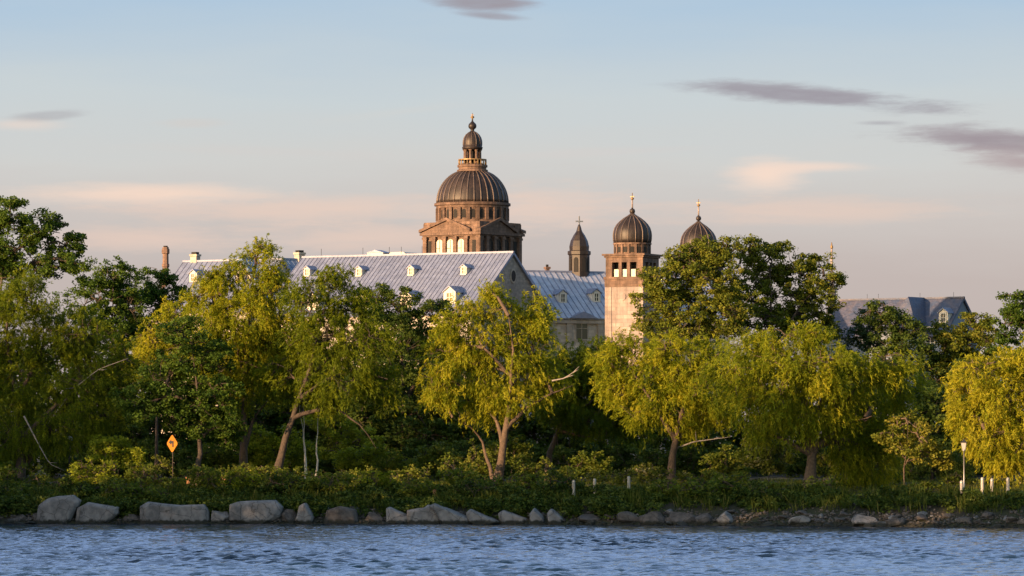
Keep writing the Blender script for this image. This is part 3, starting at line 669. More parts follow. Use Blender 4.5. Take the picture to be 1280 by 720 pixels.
# --- right hand slate-roofed building
TH7 = R(34)
rb, fr7 = gable_house('slate_roofed_hall', 'grey hall with patchy slate roof and shaded gable beyond the olive tree', 1203, 600, TH7, 17.5, 4.6, 20.6, 25.1, M['bluewall'], [M['slate'], M['slate']], 1, corner=('R', 'M'))
n7 = Vector((0, -4.5, 4.6)).normalized()
p = hit(fr7, TH7, 1141, 390, (0, -3, 0), (0, 1, 0)); xc = p.x
b = MB(); hw7 = 2.6; zb7, zr7, yf = 21.2, 25.3, -6.6
b.box(xc - hw7, yf, 3, xc + hw7, -.2, zb7 - .4); cw = b.build('cross_bay', M['bluewall'], rb)
b = MB(); A_ = [(xc - hw7 - .4, yf - .4), (xc + hw7 + .4, yf - .4), (xc + hw7 + .4, 0), (xc - hw7 - .4, 0)]; ze, zm = zb7 - .3, zb7 + 1.3
B_ = [(xc - hw7 * .66, yf + .9), (xc + hw7 * .66, yf + .9), (xc + hw7 * .66, 0), (xc - hw7 * .66, 0)]
V_ = [(*q, ze) for q in A_] + [(*q, zm) for q in B_] + [(xc, yf + 2.4, zr7), (xc, 0, zr7)]
b.add(V_, [(0, 1, 5, 4), (1, 2, 6, 5), (3, 0, 4, 7), (4, 5, 8), (5, 6, 9, 8), (7, 4, 8, 9), (0, 3, 2, 1), (2, 3, 7, 9, 6)])
b.build('bay_roof', M['slate'], cw)
for px, py in ((1180, 402),):
    p = hit(fr7, TH7, px, py, (0, 0, 25.2), n7); dormer(rb, p.x, p.y - .15, p.z - .3, 1.3, 1.4, 2.2)
p = hit(fr7, TH7, 1163, 428, (0, -4.6, 0), (0, 1, 0)); facade_window(rb, p.x, -4.6, p.z, 1.2, 1.8)
for px in (1084, 1098, 1150, 1192):
    p = hit(fr7, TH7, px, 372, (0, 0, 0), (0, 1, 0)); b = MB(); b.tube([(p.x, 0, 25.1), (p.x, 0, 25.9)], .025); b.build('lightning_rod', M['black'], rb)

# --- slender steeple behind the olive tree
P = at(1036, 574, 660); k = 660 / FP; z = lambda py: CAMH + (574 - py) * k
sp = empty('steeple', (P.x + .4, P.y, 0), 0, 'slender pale steeple with a gilded top half hidden by the olive tree', 'steeple')
b = MB(); b.lathe([(8 * k, 2), (7 * k, z(385)), (5.2 * k, z(384)), (5.2 * k, z(366)), (6 * k, z(365)), (5.8 * k, z(362)), (4 * k, z(358)), (2.6 * k, z(352)), (1.2 * k, z(316)), (.9 * k, z(311))], 8, sm=False); b.build('spire', M['pale'], sp)
b = MB(); b.lathe([(1.2 * k, z(311)), (1.7 * k, z(310)), (1.7 * k, z(307.5)), (.9 * k, z(306.5)), (.5 * k, z(303))], 10); b.build('gilded_tip', M['gold'], sp)
b = MB()
for q in range(8):
    a = R(45 * q + 22.5); rr = 5.2 * k * math.cos(R(22.5)); b.obox((rr * math.cos(a) + .15 * math.sin(a), rr * math.sin(a) - .15 * math.cos(a), z(382)), (-.3 * math.sin(a), .3 * math.cos(a), 0), (.05 * math.cos(a), .05 * math.sin(a), 0), (0, 0, z(369) - z(382)))
b.build('opening', M['shade_black'], sp)

# --- low house among the trees
hs, frh = gable_house('grey_house', 'low grey house with pale corner posts half hidden in the shade behind the forked willow', 830, 462, R(8), 20.0, 4.5, 8.6, 11.2, M['stone'], [M['slate'], M['slate']], 1)
for px in (580, 652, 770):
    p = hit(frh, R(8), px, 560, (0, -4.5, 0), (0, 1, 0)); b = MB(); b.box(p.x - .3, -4.85, 3, p.x + .3, -4.5 - .003, 8.2); b.build('corner_post', M['bluewall'], hs)
for px in (615, 700, 735, 800):
    p = hit(frh, R(8), px, 568, (0, -4.5, 0), (0, 1, 0)); facade_window(hs, p.x, -4.5, p.z, 1.3, 1.5)

# ------------------------------------------------------------------ trees
def batch_tubes(P, Rd, S):
    """P (n,K,3), Rd (n,K) -> verts, faces of n open tubes with S sides"""
    n, K, _ = P.shape
    T = np.gradient(P, axis=1); T /= np.linalg.norm(T, axis=2, keepdims=True) + 1e-9
    ref = np.where(np.abs(T[..., 1:2]) < .85, np.array([0, 1., 0]), np.array([1., 0, 0]))
    A = np.cross(T, ref); A /= np.linalg.norm(A, axis=2, keepdims=True) + 1e-9
    B = np.cross(T, A)
    an = 2 * math.pi * np.arange(S) / S
    V = P[:, :, None, :] + Rd[:, :, None, None] * (A[:, :, None, :] * np.cos(an)[None, None, :, None] + B[:, :, None, :] * np.sin(an)[None, None, :, None])
    base = (np.arange(n)[:, None, None] * K + np.arange(K - 1)[None, :, None]) * S
    s0 = np.arange(S)[None, None, :]; s1 = (s0 + 1) % S
    F = np.stack([base + s0, base + s1, base + S + s1, base + S + s0], -1).reshape(-1, 4)
    return V.reshape(-1, 3), F
def resample(P, K):
    P = np.asarray(P, float); d = np.r_[0, np.cumsum(np.linalg.norm(np.diff(P, axis=0), axis=1))]
    # smooth catmull-like: interpolate densely then blur
    t = np.linspace(0, d[-1], K * 4); Q = np.stack([np.interp(t, d, P[:, i]) for i in range(3)], 1)
    for _ in range(3): Q[1:-1] = (Q[:-2] + 2 * Q[1:-1] + Q[2:]) / 4
    return Q[np.linspace(0, K * 4 - 1, K).astype(int)]
STY = {   # leaf length, width, clump radius, strand length, coverage
    'willow': dict(L=.32, W=.062, rc=.46, strand=.85, k=6.2, droop=.5),
    'weeping': dict(L=.33, W=.062, rc=.48, strand=1.15, k=6.2, droop=.62),
    'broad': dict(L=.24, W=.16, rc=.58, strand=0, k=5.6),
    'broadfar': dict(L=.34, W=.24, rc=.8, strand=0, k=5.5),
    'needle': dict(L=.45, W=.14, rc=.6, strand=0, k=3.6),
    'shrub': dict(L=.20, W=.13, rc=.38, strand=0, k=3.0),
}
def leaf_quads(g, C, base_t, style, spread, out):
    """diamond leaves round clump centres C (n,3) -> V (n*m*4,3), tint"""
    L, W = style['L'], style['W']
    n = len(C)
    if n == 0: return np.zeros((0, 3)), np.zeros(0)
    m = spread
    cl = np.repeat(np.arange(n), m); N_ = n * m
    ct = g.normal(0, .17, n)[cl]; cr = g.uniform(.6, 1.35, n)[cl][:, None]
    if style['strand']:
        # each clump holds hanging strands of narrow leaves
        ns = max(2, m // 12); sid = g.integers(0, ns, N_)
        off = g.normal(0, style['rc'] * .68, (n, ns, 3)); lean = g.normal(0, .38, (n, ns, 3)) + out[:, None, :] * .6; dr = style.get('droop', .45)
        ln = style['strand'] * g.uniform(.45, 1.25, (n, ns))
        s = g.random(N_) ** .9 * ln[cl, sid]
        P = C[cl] + off[cl, sid]; P = P + lean[cl, sid] * s[:, None] * (1 - .35 * s / style['strand'])[:, None]; P[:, 2] -= s * (dr - .3 + dr * s / style['strand'])
        P += g.normal(0, .055, (N_, 3))
        T = lean[cl, sid] * .8 + g.normal(0, .45, (N_, 3)); T[:, 2] -= dr * (.6 + .9 * s / style['strand'])
    else:
        P = g.normal(0, 1, (N_, 3)); P /= np.linalg.norm(P, axis=1, keepdims=True); P *= (g.random(N_) ** .55)[:, None] * cr * style['rc'] * np.array([1, 1, .62])
        P = C[cl] + P
        T = g.normal(0, 1, (N_, 3)); T[:, 2] *= .5; T[:, 2] -= .15
    T /= np.linalg.norm(T, axis=1, keepdims=True)
    nr = g.normal(0, 1, (N_, 3)) + np.array([0, 0, .5]) + out[cl] * .5
    B = np.cross(nr, T); B /= np.linalg.norm(B, axis=1, keepdims=True) + 1e-9
    sz = g.uniform(.65, 1.25, N_)[:, None]
    a, b = T * L * .5 * sz, B * W * .5 * sz
    V = np.stack([P - a, P + b - a * .12, P + a, P - b - a * .12], 1)
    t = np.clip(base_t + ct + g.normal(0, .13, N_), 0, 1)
    return V.reshape(-1, 3), np.repeat(t, 4)
def make_tree(name, label, Y, limbs, blobs, style='willow', leaf='willow', bark='bark', r0=.45, seed=1, gap=.0, base_t=.5, cover=1.0, group=None, cat='tree', tall=1.0, dead=None, spread=.32, twig=1.0, foliage='crown'):
    g = np.random.default_rng(seed); st = STY[style]
    k = Y / FP
    if st['strand']: blobs = [(q[0], q[1], q[2] * .86, q[3] * .92) + tuple(q[4:]) for q in blobs]
    def pw(px, py, dy=0.0):
        Yp = Y + dy; return np.array([(px - 640) / FP * Yp, Yp, CAMH + (HOR - py) / FP * Yp])
    bx, by = (limbs[0][0][0] - 640) * k, Y
    base = np.array([bx, by, gz(bx, by)])
    xs = [q[0] for q in blobs]; half = (max(xs) - min(xs)) / 2 * k + 1.0
    main = []; rad = []
    for i, lm in enumerate(limbs):
        wob = np.cumsum(np.r_[0, g.normal(0, .35 if i == 0 else .8, len(lm) - 1)])
        if i: 
            wob += 0
        P = np.array([pw(q[0], q[1], wv + (q[2] if len(q) > 2 else 0)) for q, wv in zip(lm, wob)])
        if i == 0: P[0] = base + np.array([0, 0, -.3])
        else:  # start from the nearest point of what is there already
            allp = np.concatenate(main); j = np.argmin(np.linalg.norm((allp - P[0]) * np.array([1, .2, 1]), axis=1))
            if np.linalg.norm((allp[j] - P[0])[[0, 2]]) < 1.5: P += (allp[j] - P[0]) * np.linspace(1, .0, len(P))[:, None]
            elif lm[0][1] > 585: P[0][2] = gz(P[0][0], P[0][1]) - .2
        Q = resample(P, 12); Q[1:-1] += g.normal(0, .04, (10, 3))
        main.append(Q)
        ra = r0 * (1 if i == 0 else .55); 
        rr = ra * (1 - .92 * np.linspace(0, 1, 12) ** .62)
        if i == 0: rr[0] *= 1.35; rr[1] *= 1.1
        rad.append(rr)
    nodes = np.concatenate(main)
    sec = []; srad = []; CL = []; OUT = []; TW = []
    cen = np.mean([pw(q[0], q[1]) for q in blobs], axis=0)
    ph = g.uniform(0, 6.28, 6)
    for q in blobs:
        dy = g.uniform(-1, 1) * half * spread if len(q) < 5 else q[4]
        c = pw(q[0], q[1], dy); a, b_ = q[2] * k, q[3] * k; d_ = (a + b_) / 2
        low = nodes[nodes[:, 2] < c[2] + .3 * b_]
        if len(low) == 0: low = nodes
        j = np.argmin(np.linalg.norm((low - c) * np.array([1, .6, 1.0]), axis=1)); s = low[j]
        mid = (s + c) / 2 + np.array([0, 0, .12 * np.linalg.norm(c - s)]) + g.normal(0, .25, 3)
        P = resample([s, mid, c, c + (c - s) / (np.linalg.norm(c - s) + .1) * b_ * .6 + np.array([0, 0, b_ * .2])], 12)
        sec.append(P); ln = np.linalg.norm(c - s); srad.append(np.clip(.035 * ln + .06, .06, r0 * .5) * np.linspace(1, .25, 12))
        for _ in range(4):    # side boughs
            t = g.normal(0, 1, 3); t /= np.linalg.norm(t); e = c + t * np.array([a, d_, b_]) * .75
            i0 = g.integers(4, 10); P2 = resample([P[i0], (P[i0] + e) / 2 + np.array([0, 0, .2]) + g.normal(0, .15, 3), e], 12)
            sec.append(P2); srad.append(np.linspace(.075, .03, 12) * twig)
        n = int(3.3 * a * b_ / st['rc'] ** 2 * (1.2 if st['strand'] else 1.5)) + 4
        v = g.normal(0, 1, (n, 3)); v /= np.linalg.norm(v, axis=1, keepdims=True)
        wobble = 1 + .22 * np.sin(3.1 * v[:, 0] + ph[0] + 2.3 * v[:, 2]) + .18 * np.sin(5.3 * v[:, 2] + ph[1] + 4 * v[:, 0]) 
        rr = g.uniform(.25, 1, n) ** (1 / 2.2) * wobble
        p = c + v * rr[:, None] * np.array([a, d_, b_])
        nz = np.sin(p[:, 0] * 1.3 + ph[2]) * np.sin(p[:, 2] * 1.5 + ph[3]) + .6 * np.sin(p[:, 0] * 2.9 + ph[4] + p[:, 2] * 1.1) * np.sin(p[:, 2] * 2.7 + ph[5] + p[:, 1])
        keep = nz > (gap * 2 - 1.15)
        p = p[keep]; v = v[keep]
        CL.append(p); o = p - cen; o /= np.linalg.norm(o, axis=1, keepdims=True) + .1; OUT.append(o * .6 + v * .4)
    C = np.concatenate(CL); O = np.concatenate(OUT)
    gm = np.array([gz(x, y) for x, y in C[:, :2]]); ok = C[:, 2] > gm + .25; C, O = C[ok], O[ok]
    nodes2 = np.concatenate([nodes] + sec)
    # twigs from the nearest bough to every clump
    nt_ = len(C); idx = np.empty(nt_, int)
    for s0 in range(0, nt_, 500):
        dd = ((C[s0:s0 + 500, None, :] - nodes2[None]) ** 2).sum(-1) + np.maximum(0, nodes2[None, :, 2] - C[s0:s0 + 500, None, 2]) * .6
        idx[s0:s0 + 500] = dd.argmin(1)
    S = nodes2[idx]; tt = np.linspace(0, 1, 4)[None, :, None]
    TWP = S[:, None, :] * (1 - tt) + C[:, None, :] * tt; TWP[:, 1:3] += g.normal(0, .07, (nt_, 2, 3)); TWP[:, 1:3, 2] += .08
    TWR = np.linspace(.032, .012, 4)[None] * np.ones((nt_, 1)) * twig
    v1, f1 = batch_tubes(np.array(main), np.array(rad), 9)
    v2, f2 = batch_tubes(np.array(sec), np.array(srad), 5)
    v3, f3 = batch_tubes(TWP, TWR, 3)
    V = np.concatenate([v1, v2, v3]) - base; F = np.concatenate([f1, f2 + len(v1), f3 + len(v1) + len(v2)])
    root = empty(name, tuple(base), 0, label, cat, group)
    me = quads_mesh('trunk', V, F=F, smooth_=True); me.materials.append(M[bark]); link('trunk' if cat == 'tree' else 'stem', me, root)
    area = sum(math.pi * q[2] * q[3] for q in blobs) * k * k
    nleaf = st['k'] * cover * area / (st['L'] * st['W'] * .5)
    m = max(6, int(nleaf / max(1, len(C))))
    LV, LT = leaf_quads(g, C, base_t, st, m, O)
    me = quads_mesh(foliage, LV - base, 4, LT); me.materials.append(M[leaf]); link(foliage, me, root)
    if dead:
        D = MB()
        for ln in dead:
            pts = resample([pw(q[0], q[1], q[2]) for q in ln], 12) - base; D.tube([tuple(p) for p in pts], list(np.linspace(.075, .02, 12)), 6)
            for jj in (5, 8):
                e = pts[jj] + np.array([g.uniform(-.9, .9), g.uniform(-.5, .5), g.uniform(-.2, 1.0)]); D.tube([tuple(pts[jj]), tuple((pts[jj] + e) / 2 + g.normal(0, .08, 3)), tuple(e)], [.05, .035, .015], 5)
        D.build('dead_branch', M['deadwood'], root)
    return root

TREES = []
def T(*a, **k): TREES.append(make_tree(*a, **k)); return TREES[-1]
# far row
T('maple_tree', 'tall dark maple at the left edge rising highest above the other trees', 430, [[(-12, 600), (-4, 440), (2, 340), (10, 290)], [(0, 400), (30, 340), (60, 305)]],
  [(12, 268, 34, 26), (52, 284, 36, 22), (84, 308, 30, 20), (22, 312, 42, 26), (-22, 300, 40, 45), (66, 335, 40, 24), (-5, 350, 45, 40), (98, 330, 20, 12)], 'broad', 'maple', 'bark_dark', .5, 21, gap=.26, base_t=.35)
T('maple_tree', 'round dark maple just right of the tallest left tree', 450, [[(142, 600), (140, 480), (140, 400), (141, 350)]], [(141, 345, 26, 24), (122, 375, 38, 38), (155, 385, 32, 42), (140, 440, 48, 50)], 'broad', 'maple', 'bark_dark', .35, 22, base_t=.4)
T('maple_tree', 'dark green maple directly below the brick chimney stack', 455, [[(198, 600), (198, 480), (198, 400), (198, 360)]], [(197, 350, 24, 20), (185, 385, 38, 36), (220, 380, 26, 34), (195, 440, 48, 46)], 'broad', 'maple', 'bark_dark', .35, 23, base_t=.3)
T('dark_tree', 'broad dark leafy tree between the leaning willow and the forked willow', 440, [[(505, 600), (505, 520), (502, 440), (500, 390)], [(505, 520), (470, 450), (455, 420)], [(505, 500), (540, 440), (548, 410)]],
  [(500, 382, 36, 24), (540, 398, 32, 26), (466, 372, 24, 20), (478, 425, 46, 42), (538, 450, 44, 44), (505, 500, 58, 46), (455, 500, 44, 44), (550, 520, 46, 50)], 'broad', 'dark_leaf', 'bark_dark', .5, 24, gap=.12, base_t=.5)
T('olive_tree', 'tall olive coloured tree crowding against the bell tower', 440, [[(868, 600), (866, 500), (862, 420), (860, 350)], [(865, 450), (835, 400), (820, 380)], [(865, 450), (895, 390), (908, 350)]],
  [(862, 326, 30, 20), (838, 352, 32, 26), (890, 348, 32, 30), (822, 385, 34, 28), (872, 322, 34, 24), (826, 352, 22, 20), (868, 385, 48, 34), (905, 392, 40, 36), (850, 420, 55, 26), (905, 315, 20, 18)], 'broad', 'oak', 'bark_dark', .5, 25, gap=.06, base_t=.5)
T('olive_tree', 'tall spreading olive tree with open gaps in front of the pale steeple', 446, [[(968, 600), (968, 500), (966, 420), (962, 340)], [(967, 430), (1000, 380), (1030, 345)], [(967, 430), (935, 370), (925, 330)]],
  [(936, 312, 24, 18), (962, 322, 34, 24), (995, 334, 34, 18), (1024, 330, 22, 14), (940, 360, 34, 36), (985, 370, 42, 34), (1026, 362, 26, 20), (1044, 348, 16, 8), (1015, 398, 40, 34), (955, 405, 48, 30)], 'broad', 'oak', 'bark_dark', .5, 26, gap=.14, base_t=.42)
for i, (lab, Y, blobs, leaf, tr) in enumerate([
    ('dark evergreen beneath the pinkish slate ridge', 452, [(1085, 410, 26, 24), (1078, 450, 36, 44), (1085, 510, 44, 50)], 'conifer', 1085),
    ('dark bushy tree in front of the slate roofed bay', 446, [(1100, 392, 26, 16), (1122, 408, 34, 22), (1138, 440, 36, 36), (1120, 470, 44, 44), (1145, 520, 46, 44)], 'dark_leaf', 1128),
    ('olive tree standing before the slate hall gable', 448, [(1185, 418, 24, 20), (1218, 410, 24, 22), (1198, 432, 28, 26), (1236, 426, 22, 24), (1208, 470, 42, 44), (1230, 520, 44, 40), (1180, 480, 22, 40)], 'oak', 1212),
    ('dark tree at the right edge above the bright willow', 438, [(1272, 382, 20, 20), (1262, 405, 20, 22), (1290, 400, 26, 34), (1268, 440, 30, 34)], 'maple', 1275),
]):
    T('background_tree' if 'ever' not in lab else 'evergreen_tree', lab, Y, [[(tr, 600), (tr, 500), (tr, 440), (tr, 400)]], blobs, 'broad' if leaf != 'conifer' else 'needle', leaf, 'bark_dark', .35, 40 + i, gap=.15, base_t=.45)
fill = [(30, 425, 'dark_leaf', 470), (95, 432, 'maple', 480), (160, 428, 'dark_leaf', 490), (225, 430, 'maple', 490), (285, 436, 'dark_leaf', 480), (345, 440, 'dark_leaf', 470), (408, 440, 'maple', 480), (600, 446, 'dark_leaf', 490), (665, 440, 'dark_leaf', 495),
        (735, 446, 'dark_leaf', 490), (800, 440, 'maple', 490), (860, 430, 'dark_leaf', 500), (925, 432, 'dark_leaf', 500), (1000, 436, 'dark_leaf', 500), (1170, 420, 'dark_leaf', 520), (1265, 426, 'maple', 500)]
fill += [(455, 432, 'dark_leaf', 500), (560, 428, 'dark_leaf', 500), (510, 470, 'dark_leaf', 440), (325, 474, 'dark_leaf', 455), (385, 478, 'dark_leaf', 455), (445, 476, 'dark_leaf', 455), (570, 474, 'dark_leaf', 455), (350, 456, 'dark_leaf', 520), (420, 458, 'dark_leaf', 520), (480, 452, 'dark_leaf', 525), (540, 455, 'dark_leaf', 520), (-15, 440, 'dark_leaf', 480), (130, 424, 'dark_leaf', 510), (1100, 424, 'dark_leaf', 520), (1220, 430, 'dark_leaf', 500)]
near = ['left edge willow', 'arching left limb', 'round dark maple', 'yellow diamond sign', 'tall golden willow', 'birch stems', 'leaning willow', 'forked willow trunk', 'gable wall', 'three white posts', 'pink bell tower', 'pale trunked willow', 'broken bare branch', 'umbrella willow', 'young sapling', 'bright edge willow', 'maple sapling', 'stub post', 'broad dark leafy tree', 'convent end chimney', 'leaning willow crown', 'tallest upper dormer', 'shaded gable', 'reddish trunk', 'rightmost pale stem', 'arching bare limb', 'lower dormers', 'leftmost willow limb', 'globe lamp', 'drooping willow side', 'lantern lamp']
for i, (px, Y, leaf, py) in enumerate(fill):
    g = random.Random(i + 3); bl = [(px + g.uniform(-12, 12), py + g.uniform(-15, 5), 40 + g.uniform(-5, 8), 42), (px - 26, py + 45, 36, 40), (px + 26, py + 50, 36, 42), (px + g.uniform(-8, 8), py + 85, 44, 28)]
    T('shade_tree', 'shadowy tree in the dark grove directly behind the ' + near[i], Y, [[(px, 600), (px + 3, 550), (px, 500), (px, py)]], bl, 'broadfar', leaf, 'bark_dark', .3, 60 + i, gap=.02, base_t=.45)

# near row
T('willow_tree', 'old willow at the left edge with dark arching limbs and bleached dead branches', 394, [[(22, 600), (28, 560), (18, 490), (8, 420), (12, 370)], [(24, 585), (60, 530), (88, 495), (118, 468), (160, 452)], [(30, 555), (70, 510), (110, 500), (150, 520)], [(20, 500), (50, 440), (62, 400)]],
  [(30, 372, 40, 34), (-12, 420, 55, 60), (62, 425, 50, 42), (112, 478, 50, 34), (20, 490, 55, 48), (104, 420, 44, 36), (150, 470, 34, 34), (70, 540, 52, 26), (0, 555, 40, 30), (120, 520, 34, 26)], 'willow', 'willow', 'bark_dark', .55, 1, gap=.22, base_t=.12,
  dead=[[(60, 530, -.5), (90, 488, -2), (122, 462, -3), (160, 448, -3.2)], [(30, 520, -3), (48, 555, -3.2), (62, 580, -3.4), (80, 588, -3.4)]])
T('willow_tree', 'small yellow lit willow between the left edge willow and the tall golden willow', 412, [[(196, 600), (196, 520), (195, 460), (200, 420)]], [(190, 428, 28, 22), (214, 402, 26, 26), (185, 455, 30, 26), (220, 440, 26, 30)], 'willow', 'willow', 'bark_dark', .25, 2, base_t=.62, gap=.08)
T('maple_tree', 'dark green maple shading the yellow sign', 388, [[(246, 600), (250, 540), (246, 480), (240, 430)], [(249, 540), (275, 510), (285, 500)], [(248, 520), (215, 490), (200, 470)]],
  [(228, 418, 34, 24), (250, 455, 44, 34), (212, 478, 42, 36), (270, 500, 40, 32), (180, 505, 38, 30), (232, 520, 44, 26), (285, 540, 26, 20)], 'broad', 'maple', 'bark_dark', .35, 3, gap=.12, base_t=.35)
T('willow_tree', 'tall golden willow with a straight reddish trunk on the left half of the bank', 396, [[(306, 600), (304, 550), (306, 480), (311, 400), (318, 340)], [(305, 535), (285, 502), (262, 482), (245, 470)], [(307, 490), (338, 455), (368, 432)], [(306, 560), (318, 520), (345, 490)], [(309, 440), (285, 405), (268, 380)]],
  [(322, 318, 22, 18), (300, 345, 36, 24), (272, 372, 38, 34), (335, 368, 36, 34), (298, 405, 54, 42), (350, 412, 34, 38), (252, 415, 32, 34), (300, 455, 52, 34), (338, 345, 18, 12), (262, 345, 16, 12), (345, 460, 34, 26), (300, 490, 44, 22), (270, 440, 40, 30), (325, 432, 40, 30)], 'willow', 'willow', 'bark', .48, 4, gap=.2, base_t=.5)
T('willow_tree', 'leaning willow with long dark arching branches right of the birch stems', 391, [[(340, 602), (354, 560), (372, 505), (390, 455), (402, 400), (412, 360)], [(372, 505), (405, 478), (445, 464), (485, 474)], [(385, 470), (412, 442), (448, 438)], [(366, 522), (415, 508), (450, 530), (470, 560)], [(395, 440), (380, 400), (372, 375)]],
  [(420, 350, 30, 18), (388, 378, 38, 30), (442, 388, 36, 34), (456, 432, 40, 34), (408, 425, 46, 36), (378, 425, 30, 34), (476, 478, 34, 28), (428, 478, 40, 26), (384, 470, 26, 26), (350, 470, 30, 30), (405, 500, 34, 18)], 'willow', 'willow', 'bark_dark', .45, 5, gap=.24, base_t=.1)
T('maple_sapling', 'sunlit yellow green maple sapling under the leaning willow branches', 416, [[(425, 598), (424, 570), (420, 540)]], [(410, 530, 28, 16), (438, 545, 30, 15), (460, 555, 20, 12), (398, 508, 18, 14), (425, 568, 26, 12)], 'broad', 'bright', 'bark_dark', .1, 6, gap=.2, base_t=.55)
T('maple_sapling', 'sunlit yellow green maple sapling beside the reddish trunk of the tall willow', 404, [[(322, 598), (324, 570), (326, 545)]], [(320, 545, 24, 18), (292, 545, 22, 14), (340, 560, 24, 16), (310, 572, 30, 12)], 'broad', 'bright', 'bark_dark', .1, 7, gap=.2, base_t=.5)
for i, (pts, lab) in enumerate([([(384, 592), (381, 560), (377, 530), (374, 508)], 'thin leaning birch, leftmost of the pale stems'), ([(381.5, 592), (381, 560), (380, 530), (379, 500)], 'straight white birch stem in the middle of the pale stems'), ([(396, 592), (396, 560), (397, 535), (398, 512)], 'thin white birch, rightmost of the pale stems')]):
    T('birch_tree', lab, 399 - i, [pts], [(pts[-1][0], 492, 16, 14), (pts[-1][0] + 8, 478, 16, 16)], 'broad', 'maple', 'birch', .15, 80 + i, base_t=.5, cover=.8, group='pale birch stems')
T('willow_tree', 'forked golden willow in the centre with two warm lit trunks', 392, [[(621, 606), (627, 572), (633, 535), (639, 480), (641, 430), (636, 395)], [(617, 606), (609, 575), (600, 548), (588, 532), (566, 522)], [(629, 560), (622, 530), (606, 508), (584, 492)], [(634, 532), (660, 506), (692, 490), (716, 482)], [(639, 480), (665, 440), (672, 410)], [(638, 470), (600, 430), (580, 405)]],
  [(611, 364, 14, 14), (622, 388, 26, 22), (576, 398, 32, 22), (668, 396, 30, 28), (598, 425, 50, 32), (660, 435, 40, 38), (558, 440, 34, 30), (620, 468, 60, 30), (556, 478, 32, 30), (680, 475, 36, 28), (600, 505, 44, 20), (548, 500, 18, 16), (640, 500, 36, 16)], 'willow', 'willow', 'bark', .5, 8, gap=.22, base_t=.62,
  dead=[[(690, 476, -2), (705, 473, -2.2), (716, 466, -2.3), (724, 458, -2.4)]])
T('willow_tree', 'dark leaning willow in shade right of the forked willow', 406, [[(682, 592), (690, 555), (704, 522), (720, 490), (735, 460)], [(704, 522), (740, 500), (765, 490)], [(696, 540), (730, 548), (755, 545)]],
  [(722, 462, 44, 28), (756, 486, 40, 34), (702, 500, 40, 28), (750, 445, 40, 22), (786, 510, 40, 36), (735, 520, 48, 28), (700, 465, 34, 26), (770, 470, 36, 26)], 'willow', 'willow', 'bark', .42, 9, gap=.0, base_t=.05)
T('willow_tree', 'golden topped willow with a pale trunk and a bare broken branch below the bell tower', 388, [[(838, 606), (840, 575), (846, 548), (852, 520), (862, 470), (868, 435)], [(846, 548), (872, 522), (905, 502), (925, 495)], [(842, 556), (816, 512), (792, 470), (776, 450)], [(848, 540), (830, 500), (834, 450)], [(858, 490), (885, 455), (900, 440)]],
  [(788, 436, 34, 18), (762, 452, 28, 24), (836, 436, 42, 22), (884, 446, 38, 24), (818, 474, 52, 30), (880, 486, 50, 30), (920, 480, 32, 30), (772, 486, 36, 26), (846, 512, 46, 20), (800, 515, 30, 18), (850, 470, 44, 30), (862, 530, 34, 14), (905, 515, 30, 16)], 'willow', 'willow', 'bark', .5, 10, gap=.22, base_t=.58,
  dead=[[(846, 560, 0), (868, 552, -1.5), (892, 549, -2), (914, 546, -2.2)]])
T('willow_tree', 'wide umbrella shaped weeping willow whose right side droops to the bank', 373, [[(1012, 616), (1013, 590), (1016, 562), (1012, 510), (990, 450), (972, 428)], [(1014, 572), (988, 556), (962, 542), (935, 532)], [(1016, 562), (1040, 522), (1070, 482), (1104, 462)], [(1016, 566), (1004, 540), (975, 510), (938, 490), (905, 500)], [(1015, 555), (1030, 500), (1032, 450)], [(1020, 556), (1055, 530), (1090, 520)]],
  [(984, 420, 44, 16), (940, 438, 40, 22), (1022, 424, 26, 16), (988, 455, 72, 28), (1056, 468, 50, 30), (1108, 456, 38, 20), (920, 474, 40, 26), (1122, 482, 32, 28, 4), (1078, 520, 48, 44, 4.5), (1092, 566, 42, 38, 4.5), (960, 500, 56, 24), (1058, 560, 30, 34, 3.5), (1020, 495, 50, 30), (1000, 522, 46, 18), (1042, 518, 34, 20), (952, 532, 30, 14), (1016, 460, 60, 28)], 'weeping', 'willow', 'bark', .6, 11, gap=.24, base_t=.5)
T('willow_tree', 'bright golden willow filling the right edge of the bank', 366, [[(1302, 606), (1299, 560), (1291, 500), (1280, 455), (1270, 440)], [(1297, 545), (1266, 512), (1240, 492), (1215, 480)], [(1291, 500), (1252, 465), (1228, 452)], [(1298, 555), (1260, 540), (1235, 545)]],
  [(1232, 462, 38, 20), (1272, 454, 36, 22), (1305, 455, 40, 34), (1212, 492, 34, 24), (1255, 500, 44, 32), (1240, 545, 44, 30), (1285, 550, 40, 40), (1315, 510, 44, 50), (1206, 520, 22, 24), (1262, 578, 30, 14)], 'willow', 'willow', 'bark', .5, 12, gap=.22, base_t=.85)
T('young_tree', 'slender young tree with a thin straight trunk on the right lawn', 367, [[(1129, 618), (1130, 590), (1132, 562), (1135, 530)], [(1131, 580), (1145, 560), (1160, 548)], [(1131, 575), (1118, 556), (1108, 546)]],
  [(1134, 530, 20, 14), (1116, 545, 22, 11), (1150, 550, 24, 18), (1168, 568, 20, 12), (1138, 566, 22, 10), (1182, 578, 12, 8)], 'broad', 'oak', 'bark', .12, 13, gap=.15, base_t=.7, cover=.9)
T('willow_tree', 'low dark willow clump behind the slender young tree', 398, [[(1165, 604), (1165, 585), (1166, 565)]], [(1160, 575, 36, 26), (1190, 585, 26, 20), (1140, 590, 26, 18)], 'willow', 'dark_leaf', 'bark_dark', .2, 14, base_t=.6)
